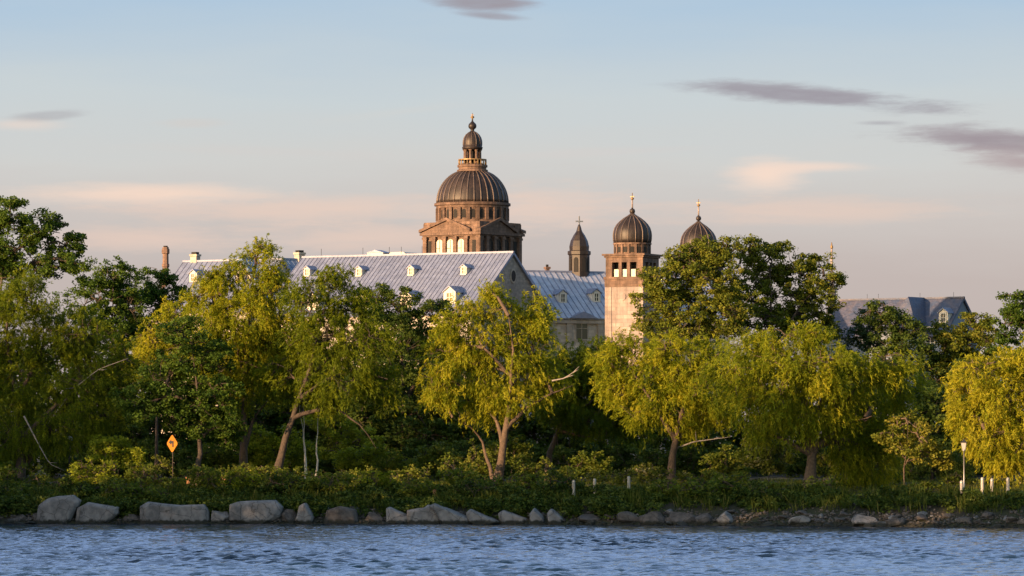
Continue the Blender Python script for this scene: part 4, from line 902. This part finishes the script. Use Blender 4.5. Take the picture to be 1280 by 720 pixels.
# unseen trees up the shore, added and sized to shade the bank
FILL = [t for t in TREES if t.name.startswith('shade_tree')]
def cast_height(x, y):
    """height of a bank tree whose shadow edge reaches a given level on the line of near trees (y = 390)"""
    t = (390 - y) / math.cos(SUN_AZ); xt = x + t * math.sin(SUN_AZ)
    lvl = np.interp(xt, [-75, -45, -37, -33, -29, 9, 13, 17, 22, 30, 44, 51, 57, 90], [14, 14, 13, 10, -2, -2, 3, 7.5, 8.5, 6.5, 4, -1, -5, -5])
    return max(6.0, float(lvl) + t * math.tan(SUN_EL) - 2.4 + 1.2)
FH = [max(v.co.z for v in next(k for k in bpy.data.objects if k.parent == t and k.name.startswith('crown')).data.vertices) for t in FILL]
g = random.Random(77)
for i in range(40):
    y = 446 - i * 6.4; x = float(np.interp(y, [190, 240, 280, 320, 360, 440], [-50, -56, -62, -70, -82, -106])) + g.uniform(-2, 2)
    h = cast_height(x, y) * g.uniform(.95, 1.05)
    c = copy_tree(FILL[i % len(FILL)])
    c.location = (x, y, gz(x, y) - .5); c.rotation_euler = (0, 0, g.uniform(0, 6.28)); c.scale = (1.5, 1.5, h / FH[i % len(FILL)])
    tag(c, 'unseen dense tree added up the shore on the far left to shade the bank', 'tree', 'unseen shade trees up the shore')

for i in range(14):
    src = (FILL + TREES[-6:])[(i * 5) % (len(FILL) + 6)] if i % 2 else next(t for t in TREES if 'forked golden' in t['label'])
    x = 47 + (i % 7) * 7 + g.uniform(-2, 2); y = (372 if i < 7 else 425) + g.uniform(-4, 8) - (i % 7) * 1.5
    c = copy_tree(src); c.location = (x + (8 if i >= 7 else 0), y, gz(x, y) - .2); c.rotation_euler = (0, 0, g.uniform(0, 6.28))
    tag(c, 'leafy bank tree further down the shore on the far right', 'tree', 'trees further down the shore')
# ------------------------------------------------------------------ shrubs and ground cover
def shrub(name, label, px, py, wpx, hpx, Y, leaf='shrub', seed=0, base_t=.5, group=None, style='shrub', gap=.05):
    g = random.Random(seed); n = max(2, int(wpx / 14)); bl = []
    for i in range(n):
        bl.append((px + (i + .5 - n / 2) * wpx / n + g.uniform(-2, 2), py + hpx * g.uniform(-.18, .12), wpx / n * .75, hpx * g.uniform(.36, .5)))
    return make_tree(name, label, Y, [[(px, py + hpx * .5), (px, py + hpx * .2), (px + 1, py - hpx * .1)]], bl, style, leaf, 'bark_dark', .05, seed, gap=gap, base_t=base_t, cat='shrub', group=group, spread=.2, twig=.5, foliage='foliage')
SH = [('golden broadleaf bush lit behind the umbrella willow trunk', 962, 570, 54, 60, 380, 'flower', .5), ('golden lit bush showing right of the umbrella willow trunk', 1040, 578, 34, 40, 381, 'flower', .45),
      ('blossoming bush left of the pale trunked willow', 815, 592, 46, 32, 384, 'flower', .45), ('blossoming bush right of the pale trunked willow', 874, 598, 50, 30, 382, 'flower', .4),
      ('blossoming bush between the three white posts', 762, 600, 60, 22, 380, 'flower', .42), ('leafy green bush behind the forked willow trunk', 606, 575, 44, 56, 398, 'shrub', .7), ('green bush just right of the forked willow', 668, 590, 44, 34, 393, 'shrub', .6),
      ('green bush left of the three white posts', 700, 600, 36, 28, 386, 'shrub', .65), ('bright green bush left of the wooden stub post', 510, 598, 50, 32, 385, 'shrub', .65), ('bright green bush between the stub post and the forked willow', 575, 592, 40, 40, 388, 'shrub', .7),
      ('olive bush under the maple sapling', 450, 600, 46, 32, 384, 'shrub', .7), ('dark bush left of the wooden table', 366, 596, 40, 30, 384, 'shrub', .45), ('leafy bush below the tall golden willow', 316, 592, 60, 32, 383, 'shrub', .65),
      ('yellowish bush right of the yellow sign', 262, 596, 44, 28, 380, 'shrub', .6), ('sunlit leafy bush left of the yellow sign', 148, 570, 60, 50, 386, 'bright', .35), ('orange tinged bush beneath the yellow sign', 194, 590, 40, 34, 380, 'flower', .25),
      ('dark bush under the globe lamp', 104, 602, 50, 30, 380, 'shrub', .35), ('shaded bush at the left end of the bank', 28, 600, 60, 44, 380, 'shrub', .35), ('blossoming low bush left of the umbrella willow', 918, 603, 34, 22, 376, 'flower', .35),
      ('rounded bush beside the lantern lamp post', 1200, 604, 50, 24, 378, 'shrub', .55), ('flowering bush at the far right end of the bank', 1286, 604, 34, 24, 376, 'flower', .5), ('low bush between the right white posts', 1246, 608, 40, 16, 374, 'flower', .3), ('grey green bush on the lawn right of the young tree', 1160, 611, 30, 16, 371, 'shrub', .4), ('dark bush behind the lawn left of the young tree', 1065, 608, 40, 24, 379, 'shrub', .35)]
for i, (lab, px, py, w_, h_, Y, leaf, bt_) in enumerate(SH): shrub('bush', lab, px, py, w_, h_, Y, leaf, 200 + i, bt_, style='broad' if leaf in ('flower', 'bright') and h_ > 40 else 'shrub')
for i, (px, py, w_, h_, Y, lf) in enumerate([(332, 566, 50, 40, 402, 'bright'), (378, 560, 34, 60, 405, 'bright'), (452, 572, 50, 36, 404, 'bright'), (500, 580, 46, 34, 402, 'shrub'), (548, 572, 50, 44, 404, 'shrub'), (640, 572, 50, 50, 402, 'shrub'), (735, 585, 60, 34, 400, 'shrub'), (905, 580, 50, 44, 398, 'shrub'), (268, 575, 40, 36, 402, 'shrub'), (1100, 600, 60, 26, 384, 'shrub')]):
    shrub('bush', ['yellow green bush at the foot of the reddish trunk', 'tall yellow green bush among the birch stems', 'yellow green bush under the arching bare limb', 'green bush behind the wooden stub post', 'green bush left of the forked willow in the second row', 'green bush behind the forked willow right trunk', 'green bush behind the three white posts', 'green bush between the pale trunked willow and the umbrella willow', 'green bush behind the brown litter bins', 'green bush under the drooping side of the umbrella willow'][i], px, py, w_, h_, Y, lf, 650 + i, .55, style='broad', gap=.1)
for i, (px, py, w_, h_, Y, lf, lab) in enumerate([
    (120, 588, 56, 40, 377, 'bright', 'tall yellow green shrub on the bank top right of the globe lamp'), (176, 594, 36, 34, 376, 'shrub', 'green shrub on the bank top just left of the yellow sign'), (250, 598, 46, 34, 375, 'shrub', 'spreading green shrub on the bank above the long rectangular slab'),
    (300, 600, 50, 36, 375, 'bright', 'yellow green shrub on the bank above the wide pale boulder'), (352, 602, 40, 30, 374, 'shrub', 'green shrub on the bank above the pointed pale boulder'), (412, 604, 52, 32, 374, 'shrub', 'broad green shrub on the bank above the dark broad rock'),
    (470, 602, 50, 36, 374, 'bright', 'yellow green shrub on the bank left of the slanting slabs'), (520, 608, 36, 24, 372, 'shrub', 'small green shrub on the bank above the tall slanting slab'), (592, 610, 40, 20, 371, 'cover', 'dark low shrub on the bank in front of the forked willow'), (655, 606, 50, 26, 374, 'shrub', 'green shrub on the bank above the brownish sloping slab'),
    (828, 610, 44, 22, 370, 'shrub', 'green shrub on the bank in front of the pale willow trunk'), (890, 612, 50, 22, 369, 'cover', 'dark shrub on the bank above the rounded pale boulder'), (960, 612, 46, 20, 367, 'shrub', 'green shrub on the bank in front of the golden broadleaf bush')]):
    shrub('bank_bush', lab, px, py, w_, h_, Y, lf, 760 + i, .5, style='shrub', gap=.12)
ug = random.Random(91)
for i in range(22):
    px = 20 + i * 58 + ug.uniform(-10, 10)
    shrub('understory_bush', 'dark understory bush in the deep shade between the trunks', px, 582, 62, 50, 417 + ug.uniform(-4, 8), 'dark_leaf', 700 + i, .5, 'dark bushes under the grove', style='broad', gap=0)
# repeated low shrubs along the top of the bank: three kinds copied
protos = [shrub('bank_shrub', 'low leafy shrub in the tangled growth along the bank top', 640 + 60 * i, 612, 38, 22, 371, 'cover' if i % 2 else 'shrub', 300 + i, .4, 'low shrubs along the bank') for i in range(4)]
g = random.Random(5)
for i in range(56):
    px = -30 + i * 24 + g.uniform(-8, 8); 
    if 1035 < px < 1190: continue
    dip = 700 < px < 805 or px > 1190
    Y = None; x = (px - 640) / FP * 370; sy = float(shore(x)); y = sy + g.uniform(4.5, 9.5); x = (px - 640) / FP * y
    o = protos[i] if i < 4 else copy_tree(protos[g.randrange(4)])
    o.location = (x, y, gz(x, y) - .1); s = g.uniform(.35, .6) if dip else g.uniform(.55, 1.6); o.rotation_euler = (0, 0, g.uniform(0, 6.28)); o.scale = (s, s, s * g.uniform(.8, 1.15))

def ground_cover():
    g = np.random.default_rng(50); n = 9000
    x = g.uniform(-46, 46, n); s = g.uniform(1.0, 9.5, n); y = shore(x) + s
    dens = np.sin(x * 1.1) * np.sin(x * .37 + 1) + .6 * np.sin(x * 2.7 + s)
    lim = 1.5 + 1.2 * (dens < -.3) + 1.5 * (x > 10); keep = (s > lim + g.normal(0, .35, n)) & ~((x > 24.5) & (s > 6.8))
    x, y, s = x[keep], y[keep], s[keep]
    tall = np.clip(.35 + .5 * np.sin(x * .8 + 1.7 * np.sin(y * .9)) * np.sin(x * .31 + 2) + .35 * np.sin(x * 2.3 + y), .08, 1.3)
    C = np.stack([x, y, ground(x, y) + .05 + tall * g.uniform(0, 1, len(x))], 1)
    n2 = 2600; x2 = g.uniform(-46, 12, n2); s2 = g.uniform(.9, 2.4, n2); q2 = np.sin(x2 * 1.9) + np.sin(x2 * .83 + 2) + g.normal(0, .3, n2) > .15
    x2, s2 = x2[q2], s2[q2]; y2 = shore(x2) + s2; C2 = np.stack([x2, y2, ground(x2, y2) + g.uniform(.1, 1.1, len(x2))], 1)
    C = np.concatenate([C, C2]); x = C[:, 0]
    O = np.tile(np.array([0, -.5, .5]), (len(x), 1))
    V, t = leaf_quads(g, C, .42, dict(L=.26, W=.15, rc=.42, strand=0), 18, O)
    me = quads_mesh('creeper_cover', V, 4, t); me.materials.append(M['cover']); tag(link('creeper_cover', me), 'dark creeping ground cover hanging over the bank above the rocks', 'ground cover', kind='stuff')
    # tall weeds on the bank face
    n = 16000; x = g.uniform(-46, 46, n); s = g.uniform(2.2, 9.0, n); y = shore(x) + s
    pk = (np.sin(x * 1.7 + 1) * np.sin(x * .45) + .5 * np.sin(x * 4.1 + y) + g.normal(0, .3, n)) > .1; x, y = x[pk], y[pk]; n = len(x)
    P = np.stack([x, y, ground(x, y)], 1); h = g.uniform(.35, 1.15, n); a = g.uniform(0, 6.28, n)
    d = np.stack([np.cos(a), np.sin(a), 0 * a], 1) * .035; tip = P + np.stack([g.normal(0, .22, n), g.normal(0, .2, n), h], 1); md = P * .45 + tip * .55 + np.stack([0 * a, 0 * a, h * .06], 1)
    V = np.stack([P - d * .6, P + d * .6, md + d, tip, md - d], 1)[:, [0, 1, 2, 3, 4]].reshape(-1, 3)
    me = quads_mesh('weeds', V, 5, np.repeat(np.clip(g.normal(.45, .22, n), 0, 1), 5)); me.materials.append(M['weed']); tag(link('weeds', me), 'tall thin weeds standing on the bank face', 'weeds', kind='stuff')
    # grass on the terrace behind
    n = 60000; x = g.uniform(-50, 50, n); s = g.uniform(5.5, 46, n) ; y = shore(x) + s
    P = np.stack([x, y, ground(x, y)], 1); h = g.uniform(.12, .38, n); a = g.uniform(0, 6.28, n); wd = .03
    d = np.stack([np.cos(a), np.sin(a), 0 * a], 1) * wd; tip = P + np.stack([g.normal(0, .09, n), g.normal(0, .09, n), h], 1)
    V = np.stack([P - d, P + d, tip], 1).reshape(-1, 3)
    me = quads_mesh('grass', V, 3, np.repeat(np.clip(g.normal(.5, .2, n), 0, 1), 3)); me.materials.append(M['grass']); tag(link('grass', me), 'green grass on the terrace behind the bank', 'grass', kind='stuff')
ground_cover()

# ------------------------------------------------------------------ rocks
def rock_mesh(seed, p=2.6, cuts=7, sub=4, sy=1.0):
    import bmesh
    bm = bmesh.new(); bmesh.ops.create_icosphere(bm, subdivisions=sub, radius=1.0)
    g = np.random.default_rng(seed)
    V = np.array([v.co for v in bm.verts]); nrm = (np.abs(V) ** p).sum(1) ** (1 / p); V /= nrm[:, None]
    for _ in range(cuts + 5):
        n = g.normal(0, 1, 3); n /= np.linalg.norm(n); d = g.uniform(.45, .88); dd = V @ n - d
        V -= np.clip(dd, 0, None)[:, None] * n * .93
    f = 0
    for q in range(5):
        kk = g.normal(0, 2.2 + 1.6 * q, 3); f = f + np.sin(V @ kk + g.uniform(0, 6.28)) / (1 + q)
    V *= (1 + .032 * f)[:, None]
    for v, c in zip(bm.verts, V): v.co = c
    me = bpy.data.meshes.new('rock'); bm.to_mesh(me); bm.free()
    me.polygons.foreach_set('use_smooth', np.ones(len(me.polygons), bool)); me.set_sharp_from_angle(angle=R(24)); return me
RK = [(24, 18, 642, 657, 'grey stone at the foot of the left end of the bank', 1, 2.4), (47, 20, 640, 657, 'small dark stone left of the tilted boulder', 1, 2.4), (73, 54, 620, 657, 'large tilted grey boulder, leftmost of the big rocks', 0, 3.0), (121, 62, 628, 657, 'low wedge shaped boulder right of the tilted boulder', 0, 2.6), (165, 26, 640, 656, 'dark stone between the wedge boulder and the long slab', 1, 2.4),
      (218, 86, 628, 659, 'long rectangular grey slab at the water below the yellow sign', 0, 6.0), (276, 24, 634, 657, 'small triangular boulder right of the long slab', 0, 2.2), (320, 68, 626, 653, 'wide pale boulder below the tall golden willow', 0, 3.5), (339, 32, 644, 659, 'flat pale stone in front of the wide pale boulder', 0, 2.4), (361, 20, 637, 656, 'dark stone right of the wide pale boulder', 1, 2.4), (381, 24, 630, 655, 'pointed pale boulder below the birch stems', 0, 2.2), (428, 44, 632, 655, 'dark broad rock below the maple sapling', 1, 3.0), (465, 26, 638, 655, 'dark rock left of the slanting slabs', 1, 2.6),
      (496, 26, 634, 655, 'short slab starting the slanting slabs', 0, 3.0), (530, 44, 630, 656, 'tall slanting grey slab, second of the slanting slabs', 0, 3.2), (566, 46, 629, 656, 'largest slanting slab below the forked willow', 0, 3.2), (604, 38, 636, 656, 'thin slanting slab right of the largest one', 0, 3.0), (644, 40, 638, 656, 'brownish sloping slab below the forked willow right side', 0, 3.0), (677, 26, 635, 654, 'sloping grey rock left of the white posts', 0, 2.6), (697, 22, 636, 654, 'leaning grey rock below the first white post', 0, 2.4),
      (740, 30, 640, 655, 'dark low rock below the white posts', 1, 2.6), (784, 34, 637, 654, 'layered brown rock below the third white post', 1, 3.0), (818, 34, 634, 654, 'layered brown rock left of the pale trunked willow', 1, 3.0), (852, 36, 635, 655, 'layered brown rock below the pale trunked willow', 1, 3.0), (878, 22, 638, 655, 'small brown rock right of the layered rocks', 1, 2.6), (909, 28, 637, 656, 'rounded pale boulder below the blossoming low bush', 0, 2.4), (1000, 24, 641, 658, 'small pale stone below the umbrella willow trunk', 0, 2.4), (1078, 34, 640, 660, 'pale rounded boulder below the drooping willow side', 0, 2.6), (1118, 22, 643, 659, 'small grey stone below the young tree', 1, 2.4)]
OUT = {   # face outlines of the slab shaped rocks, photo columns and rows
 'large tilted': [(46, 654), (50, 632), (62, 623), (92, 619), (102, 626), (96, 640), (86, 654)],
 'low wedge': [(94, 653), (98, 635), (110, 628), (150, 634), (150, 642), (128, 655)],
 'long rectangular': [(176, 659), (177, 633), (185, 628), (225, 632), (256, 630), (262, 640), (262, 658)],
 'wide pale': [(288, 651), (289, 631), (300, 627), (345, 625), (354, 634), (352, 646), (325, 655)],
 'pointed pale': [(371, 651), (376, 633), (382, 629), (393, 646), (389, 654)],
 'dark broad rock': [(405, 655), (410, 638), (425, 633), (445, 638), (452, 655)],
 'short slab': [(483, 654), (484, 636), (488, 634), (513, 645), (515, 655)],
 'tall slanting': [(509, 655), (510, 638), (530, 635), (537, 631), (552, 641), (562, 655)],
 'largest slanting': [(538, 632), (543, 629), (572, 641), (592, 649), (589, 656), (556, 656), (546, 644)],
 'thin slanting': [(583, 641), (588, 636), (612, 647), (626, 653), (600, 656), (586, 652)],
 'brownish sloping': [(624, 642), (630, 637), (660, 648), (668, 655), (628, 655)],
 'sloping grey': [(662, 642), (668, 635), (679, 645), (686, 654), (664, 654)],
 'leaning grey': [(685, 642), (690, 636), (705, 648), (706, 653), (687, 653)],
}
def slab(name, px, Y, outline, depth, seed, m):
    import bmesh
    k = Y / FP; g = np.random.default_rng(seed)
    P = np.array([((q[0] - px) * k, CAMH + (HOR - q[1]) * k) for q in outline]); low = P[:, 1].min()
    P[:, 1] = np.where(P[:, 1] < low + .15, -.4, P[:, 1]); c = P.mean(0)
    rings = []
    for f, yy, up in ((.80, -depth * .5, -.02), (1.0, -depth * .34, 0), (1.0, depth * .15, .03), (.86, depth * .5, .05)):
        rings.append([(c[0] + (p[0] - c[0]) * f + yy * .15, yy, c[1] + (p[1] - c[1]) * f + up) for p in P])
    bm = bmesh.new(); n = len(P); R_ = [[bm.verts.new(v) for v in r] for r in rings]
    for a, b in zip(R_[:-1], R_[1:]):
        for i in range(n): bm.faces.new((a[i], a[(i + 1) % n], b[(i + 1) % n], b[i]))
    bm.faces.new(R_[0]); bm.faces.new(R_[-1][::-1]); bmesh.ops.recalc_face_normals(bm, faces=bm.faces[:])
    bmesh.ops.bevel(bm, geom=bm.edges[:], offset=.045, segments=1, affect='EDGES')
    bmesh.ops.triangulate(bm, faces=bm.faces[:]); bmesh.ops.subdivide_edges(bm, edges=bm.edges[:], cuts=2, use_grid_fill=True)
    V = np.array([v.co for v in bm.verts]); f = 0
    for q in range(6):
        kk = g.normal(0, 1.6 + 1.3 * q, 3); f = f + np.sin(V @ kk + g.uniform(0, 6.28)) / (1 + q)
    for v, d in zip(bm.verts, f): v.co = v.co + v.normal * float(d) * .035
    me = bpy.data.meshes.new('rock'); bm.to_mesh(me); bm.free(); me.materials.append(m)
    me.polygons.foreach_set('use_smooth', np.ones(len(me.polygons), bool)); me.set_sharp_from_angle(angle=R(28))
    return link(name, me, None, ((px - 640) * k, Y, 0))
for i, (px, w_, t_, b_, lab, dk, pw_) in enumerate(RK):
    x = (px - 640) / FP * 368; Y = float(shore(x)) + .9; k = Y / FP; m_ = M['rock_dark' if dk else 'rock']
    ol = next((v for q, v in OUT.items() if lab.startswith(q)), None)
    if ol:
        if 'largest' in lab or 'thin' in lab: Y -= .35
        o = slab('rock', px, Y, ol, 1.5, 800 + i, m_)
    else:
        me = rock_mesh(400 + i, pw_, 6 if pw_ < 4 else 3); me.materials.append(m_)
        zt = CAMH + (HOR - t_) * k; zb = -.35; wr = w_ * k / 2
        o = link('rock', me); o.location = ((px - 640) * k, Y, (zt + zb) / 2); o.scale = (wr * 1.15, max(.6, wr * .6), (zt - zb) / 2 * (.82 if px > 720 else 1.0))
        g = random.Random(i); o.rotation_euler = (g.uniform(-.1, .1), g.uniform(.05, .25), g.uniform(-.15, .15))
    tag(o, lab, 'rock')
base_rocks = []
for i in range(7):
    me = rock_mesh(500 + i, 2.6, 7, 3); me.materials.append(M['rock_dark' if i % 3 else 'rock']); base_rocks.append(me)
zones = [(-10, 420, 40, 'left stretch of shore below the sign'), (420, 760, 50, 'middle stretch of shore below the forked willow'), (760, 1000, 54, 'shore below the pale trunked willow'), (1000, 1290, 84, 'right stretch of shore below the lawn')]
g = random.Random(9)
for a, b_, n, zl in zones:
    for i in range(n):
        px = g.uniform(a, b_); x = (px - 640) / FP * 366; y = float(shore(x)) + g.uniform(-.1, 2.6) ; x = (px - 640) / FP * y
        s = .11 + .34 * g.random() ** 2.2 * (1.15 if a > 700 else 1)
        o = link('stone', base_rocks[0 if g.random() < .2 else g.choice((1, 2, 4, 5))]); o.location = (x, y, max(-.02, gz(x, y)) + s * .12); o.scale = (s * g.uniform(1, 1.7), s, s * g.uniform(.5, .85)); o.rotation_euler = (g.uniform(-.2, .2), g.uniform(-.2, .2), g.uniform(0, 6.28))
        tag(o, 'small rough stone on the ' + zl, 'stone', 'scattered stones on the ' + zl)

def rubble():
    g = np.random.default_rng(66); ico = rock_mesh(5, 2.4, 4, 1); B = np.array([v.co for v in ico.vertices]); Fb = np.array([list(p.vertices) for p in ico.polygons]); bpy.data.meshes.remove(ico)
    n = 5200; x = g.uniform(-46, 46, n); s = np.abs(g.normal(0, 1.5, n)) + .05; y = shore(x) + s
    r = .05 + .15 * g.random(n) ** 2; a = g.uniform(0, 6.28, n); sc_ = np.stack([r * g.uniform(1, 1.8, n), r, r * g.uniform(.5, .9, n)], 1)
    Q = B[None] * sc_[:, None, :] * g.uniform(.75, 1.25, (n, len(B), 1)); c, d = np.cos(a)[:, None], np.sin(a)[:, None]
    V = np.stack([Q[..., 0] * c - Q[..., 1] * d, Q[..., 0] * d + Q[..., 1] * c, Q[..., 2]], -1) + np.stack([x, y, np.maximum(ground(x, y), -.03) + r * .1], 1)[:, None, :]
    F = (np.arange(n)[:, None, None] * len(B) + Fb[None]).reshape(-1, Fb.shape[1])
    me = quads_mesh('rubble', V.reshape(-1, 3), F=F); me.materials.append(M['rock_dark']); tag(link('rubble', me), 'small dark rubble and pebbles along the water edge', 'rubble', kind='stuff')
rubble()

# ------------------------------------------------------------------ street furniture
def on_ground(px, Y): 
    x = (px - 640) / FP * Y; return (x, Y, gz(x, Y))
# white posts
def white_post(px, Y, h, label, lean=0):
    o = empty('bollard', on_ground(px, Y), 0, label, 'bollard', 'white posts along the path'); o.rotation_euler = (0, R(lean), .3)
    b = MB(); b.lathe([(.13, -.2), (.125, h * .3), (.12, h - .06), (.125, h - .05), (.11, h)], 12); b.build('post', M['post'], o)
    b = MB(); b.lathe([(.135, h - .16), (.135, h - .10)], 12, sm=False); b.lathe([(.08, h + .003), (.05, h + .04)], 12); b.build('cap', M['metal'], o)
for px, lab, ln in ((717, 'white post at the left end of the three central posts', 0), (744, 'white post in the middle of the three central posts', -2), (786, 'white post nearest the pale trunked willow', 0)): white_post(px, 370, 1.45, lab, ln)
for px, lab in ((1202, 'white post below the lantern lamp'), (1228, 'tallest white post right of the lantern lamp'), (1240, 'thin white post between two others on the right lawn'), (1260, 'white post at the right end of the lawn')): white_post(px, 357.5, 1.3 if px != 1228 else 1.5, lab)
# stub post
o = empty('stub_post', on_ground(543, 372), 0, 'short wooden stub post in the grass left of the forked willow', 'post')
b = MB(); b.box(-.13, -.13, -.2, .13, .13, .72); b.prism([(-.13, -.13, .723), (.13, -.13, .723), (0, -.13, .82)], (0, .26, 0)); b.build('post', M['wood'], o)
# yellow diamond road sign
Ys = 379; o = empty('road_sign', on_ground(216, Ys), R(-48), 'yellow diamond road sign with a black arrow on a grey pole', 'road sign'); zc = CAMH + (HOR - 554.5) * Ys / FP - gz(*on_ground(216, Ys)[:2])
b = MB(); b.tube([(0, 0, -.3), (0, 0, zc + .7)], .035, 8); b.build('pole', M['bark_dark'], o)
b = MB(); d = .74; c8 = .08; P = [(c8, -d + c8), (d - c8, -c8), (d - c8, c8), (c8, d - c8), (-c8, d - c8), (-d + c8, c8), (-d + c8, -c8), (-c8, -d + c8)]
b.prism([(u, -.045, zc + v) for u, v in P], (0, -.02, 0)); pl = b.build('panel', M['yellow'], o)
b = MB(); yy = -.068
b.prism([(.02, yy, zc - .02 - .25), (.20, yy, zc - .02 - .25), (.20, yy, zc + .20), (.02, yy, zc + .02)], (0, -.006, 0))      # arrow shaft
b.prism([(.015, yy, zc + .02), (.20, yy, zc + .205), (-.10, yy, zc + .205), (-.10, yy, zc + .02)], (0, -.006, 0))
b.prism([(-.105, yy, zc - .10), (-.105, yy, zc + .33), (-.46, yy, zc + .11)], (0, -.006, 0)); b.build('arrow', M['black'], pl)
# globe lamp, lantern lamp
Yg = 400; o = empty('globe_lamp', on_ground(87, Yg), 0, 'dark park lamp with a round glass globe in the left shade', 'street lamp'); zl = CAMH + (HOR - 549) * Yg / FP - gz(*on_ground(87, Yg)[:2])
b = MB(); b.lathe([(.14, -.2), (.12, .5), (.06, .6), (.045, zl - .35), (.1, zl - .3), (.1, zl - .22)], 10); b.build('pole', M['black'], o)
b = MB(); b.lathe([(.08, zl - .24), (.2, zl - .16), (.25, zl), (.2, zl + .16), (.08, zl + .24)], 16); b.build('globe', M['frost'], o)
Yg = 360; o = empty('lantern_lamp', on_ground(1205, Yg), 0, 'lamp post with a white square lantern in front of the bright right willow', 'street lamp'); zl = CAMH + (HOR - 562) * Yg / FP - gz(*on_ground(1205, Yg)[:2])
b = MB(); b.lathe([(.13, -.2), (.11, .5), (.055, .6), (.045, zl - .12), (.13, zl - .08), (.13, zl)], 10); b.build('pole', M['metal'], o)
b = MB(); b.lathe([(.16, zl + .003), (.27, zl + .50)], 4, sm=False, rot=R(30)); b.build('lantern', M['frost'], o)
b = MB(); b.lathe([(.32, zl + .503), (.32, zl + .55), (.1, zl + .70), (.04, zl + .80)], 4, sm=False, rot=R(30)); b.build('lamp_cap', M['black'], o)
# litter bins
def litter_bin(px, Y, label, s=1.0, post=True):
    o = empty('litter_bin', on_ground(px, Y), .3, label, 'litter bin', 'wooden litter bins'); o.scale = (s, s, s)
    b = MB(); b.lathe([(.22, .35), (.30, 1.05)], 10, sm=False); b.build('basket', M['wood'], o)
    b = MB(); b.lathe([(.34, 1.053), (.34, 1.12), (.2, 1.22)], 10, sm=False); b.build('lid', M['wood'], o)
    b = MB(); b.tube([(0, 0, -.2), (0, 0, .353)], .06); b.build('post', M['metal'], o)
litter_bin(91, 386, 'brown litter bin beneath the globe lamp', 1.0)
litter_bin(281.5, 386, 'reddish brown litter bin left of the tall golden willow trunk', 1.05)
litter_bin(236, 386, 'small brown litter bin just right of the yellow sign', .8)
# wooden table
o = empty('picnic_table', on_ground(404, 389), R(-15), 'reddish wooden picnic table in the bushes right of the birch stems', 'table')
b = MB(); b.box(-.9, -.4, .95, .9, .4, 1.03); b.build('table_top', M['wood'], o)
for x in (-.75, .75): b = MB(); b.box(x - .08, -.32, -.1, x + .08, .32, .947); b.build('leg', M['wood'], o)
for y in (-.85, .85): b = MB(); b.box(-.9, y - .14, .5, .9, y + .14, .56); b.box(-.75, y - .06, -.1, -.65, y + .06, .497); b.box(.65, y - .06, -.1, .75, y + .06, .497); b.build('bench', M['wood'], o)
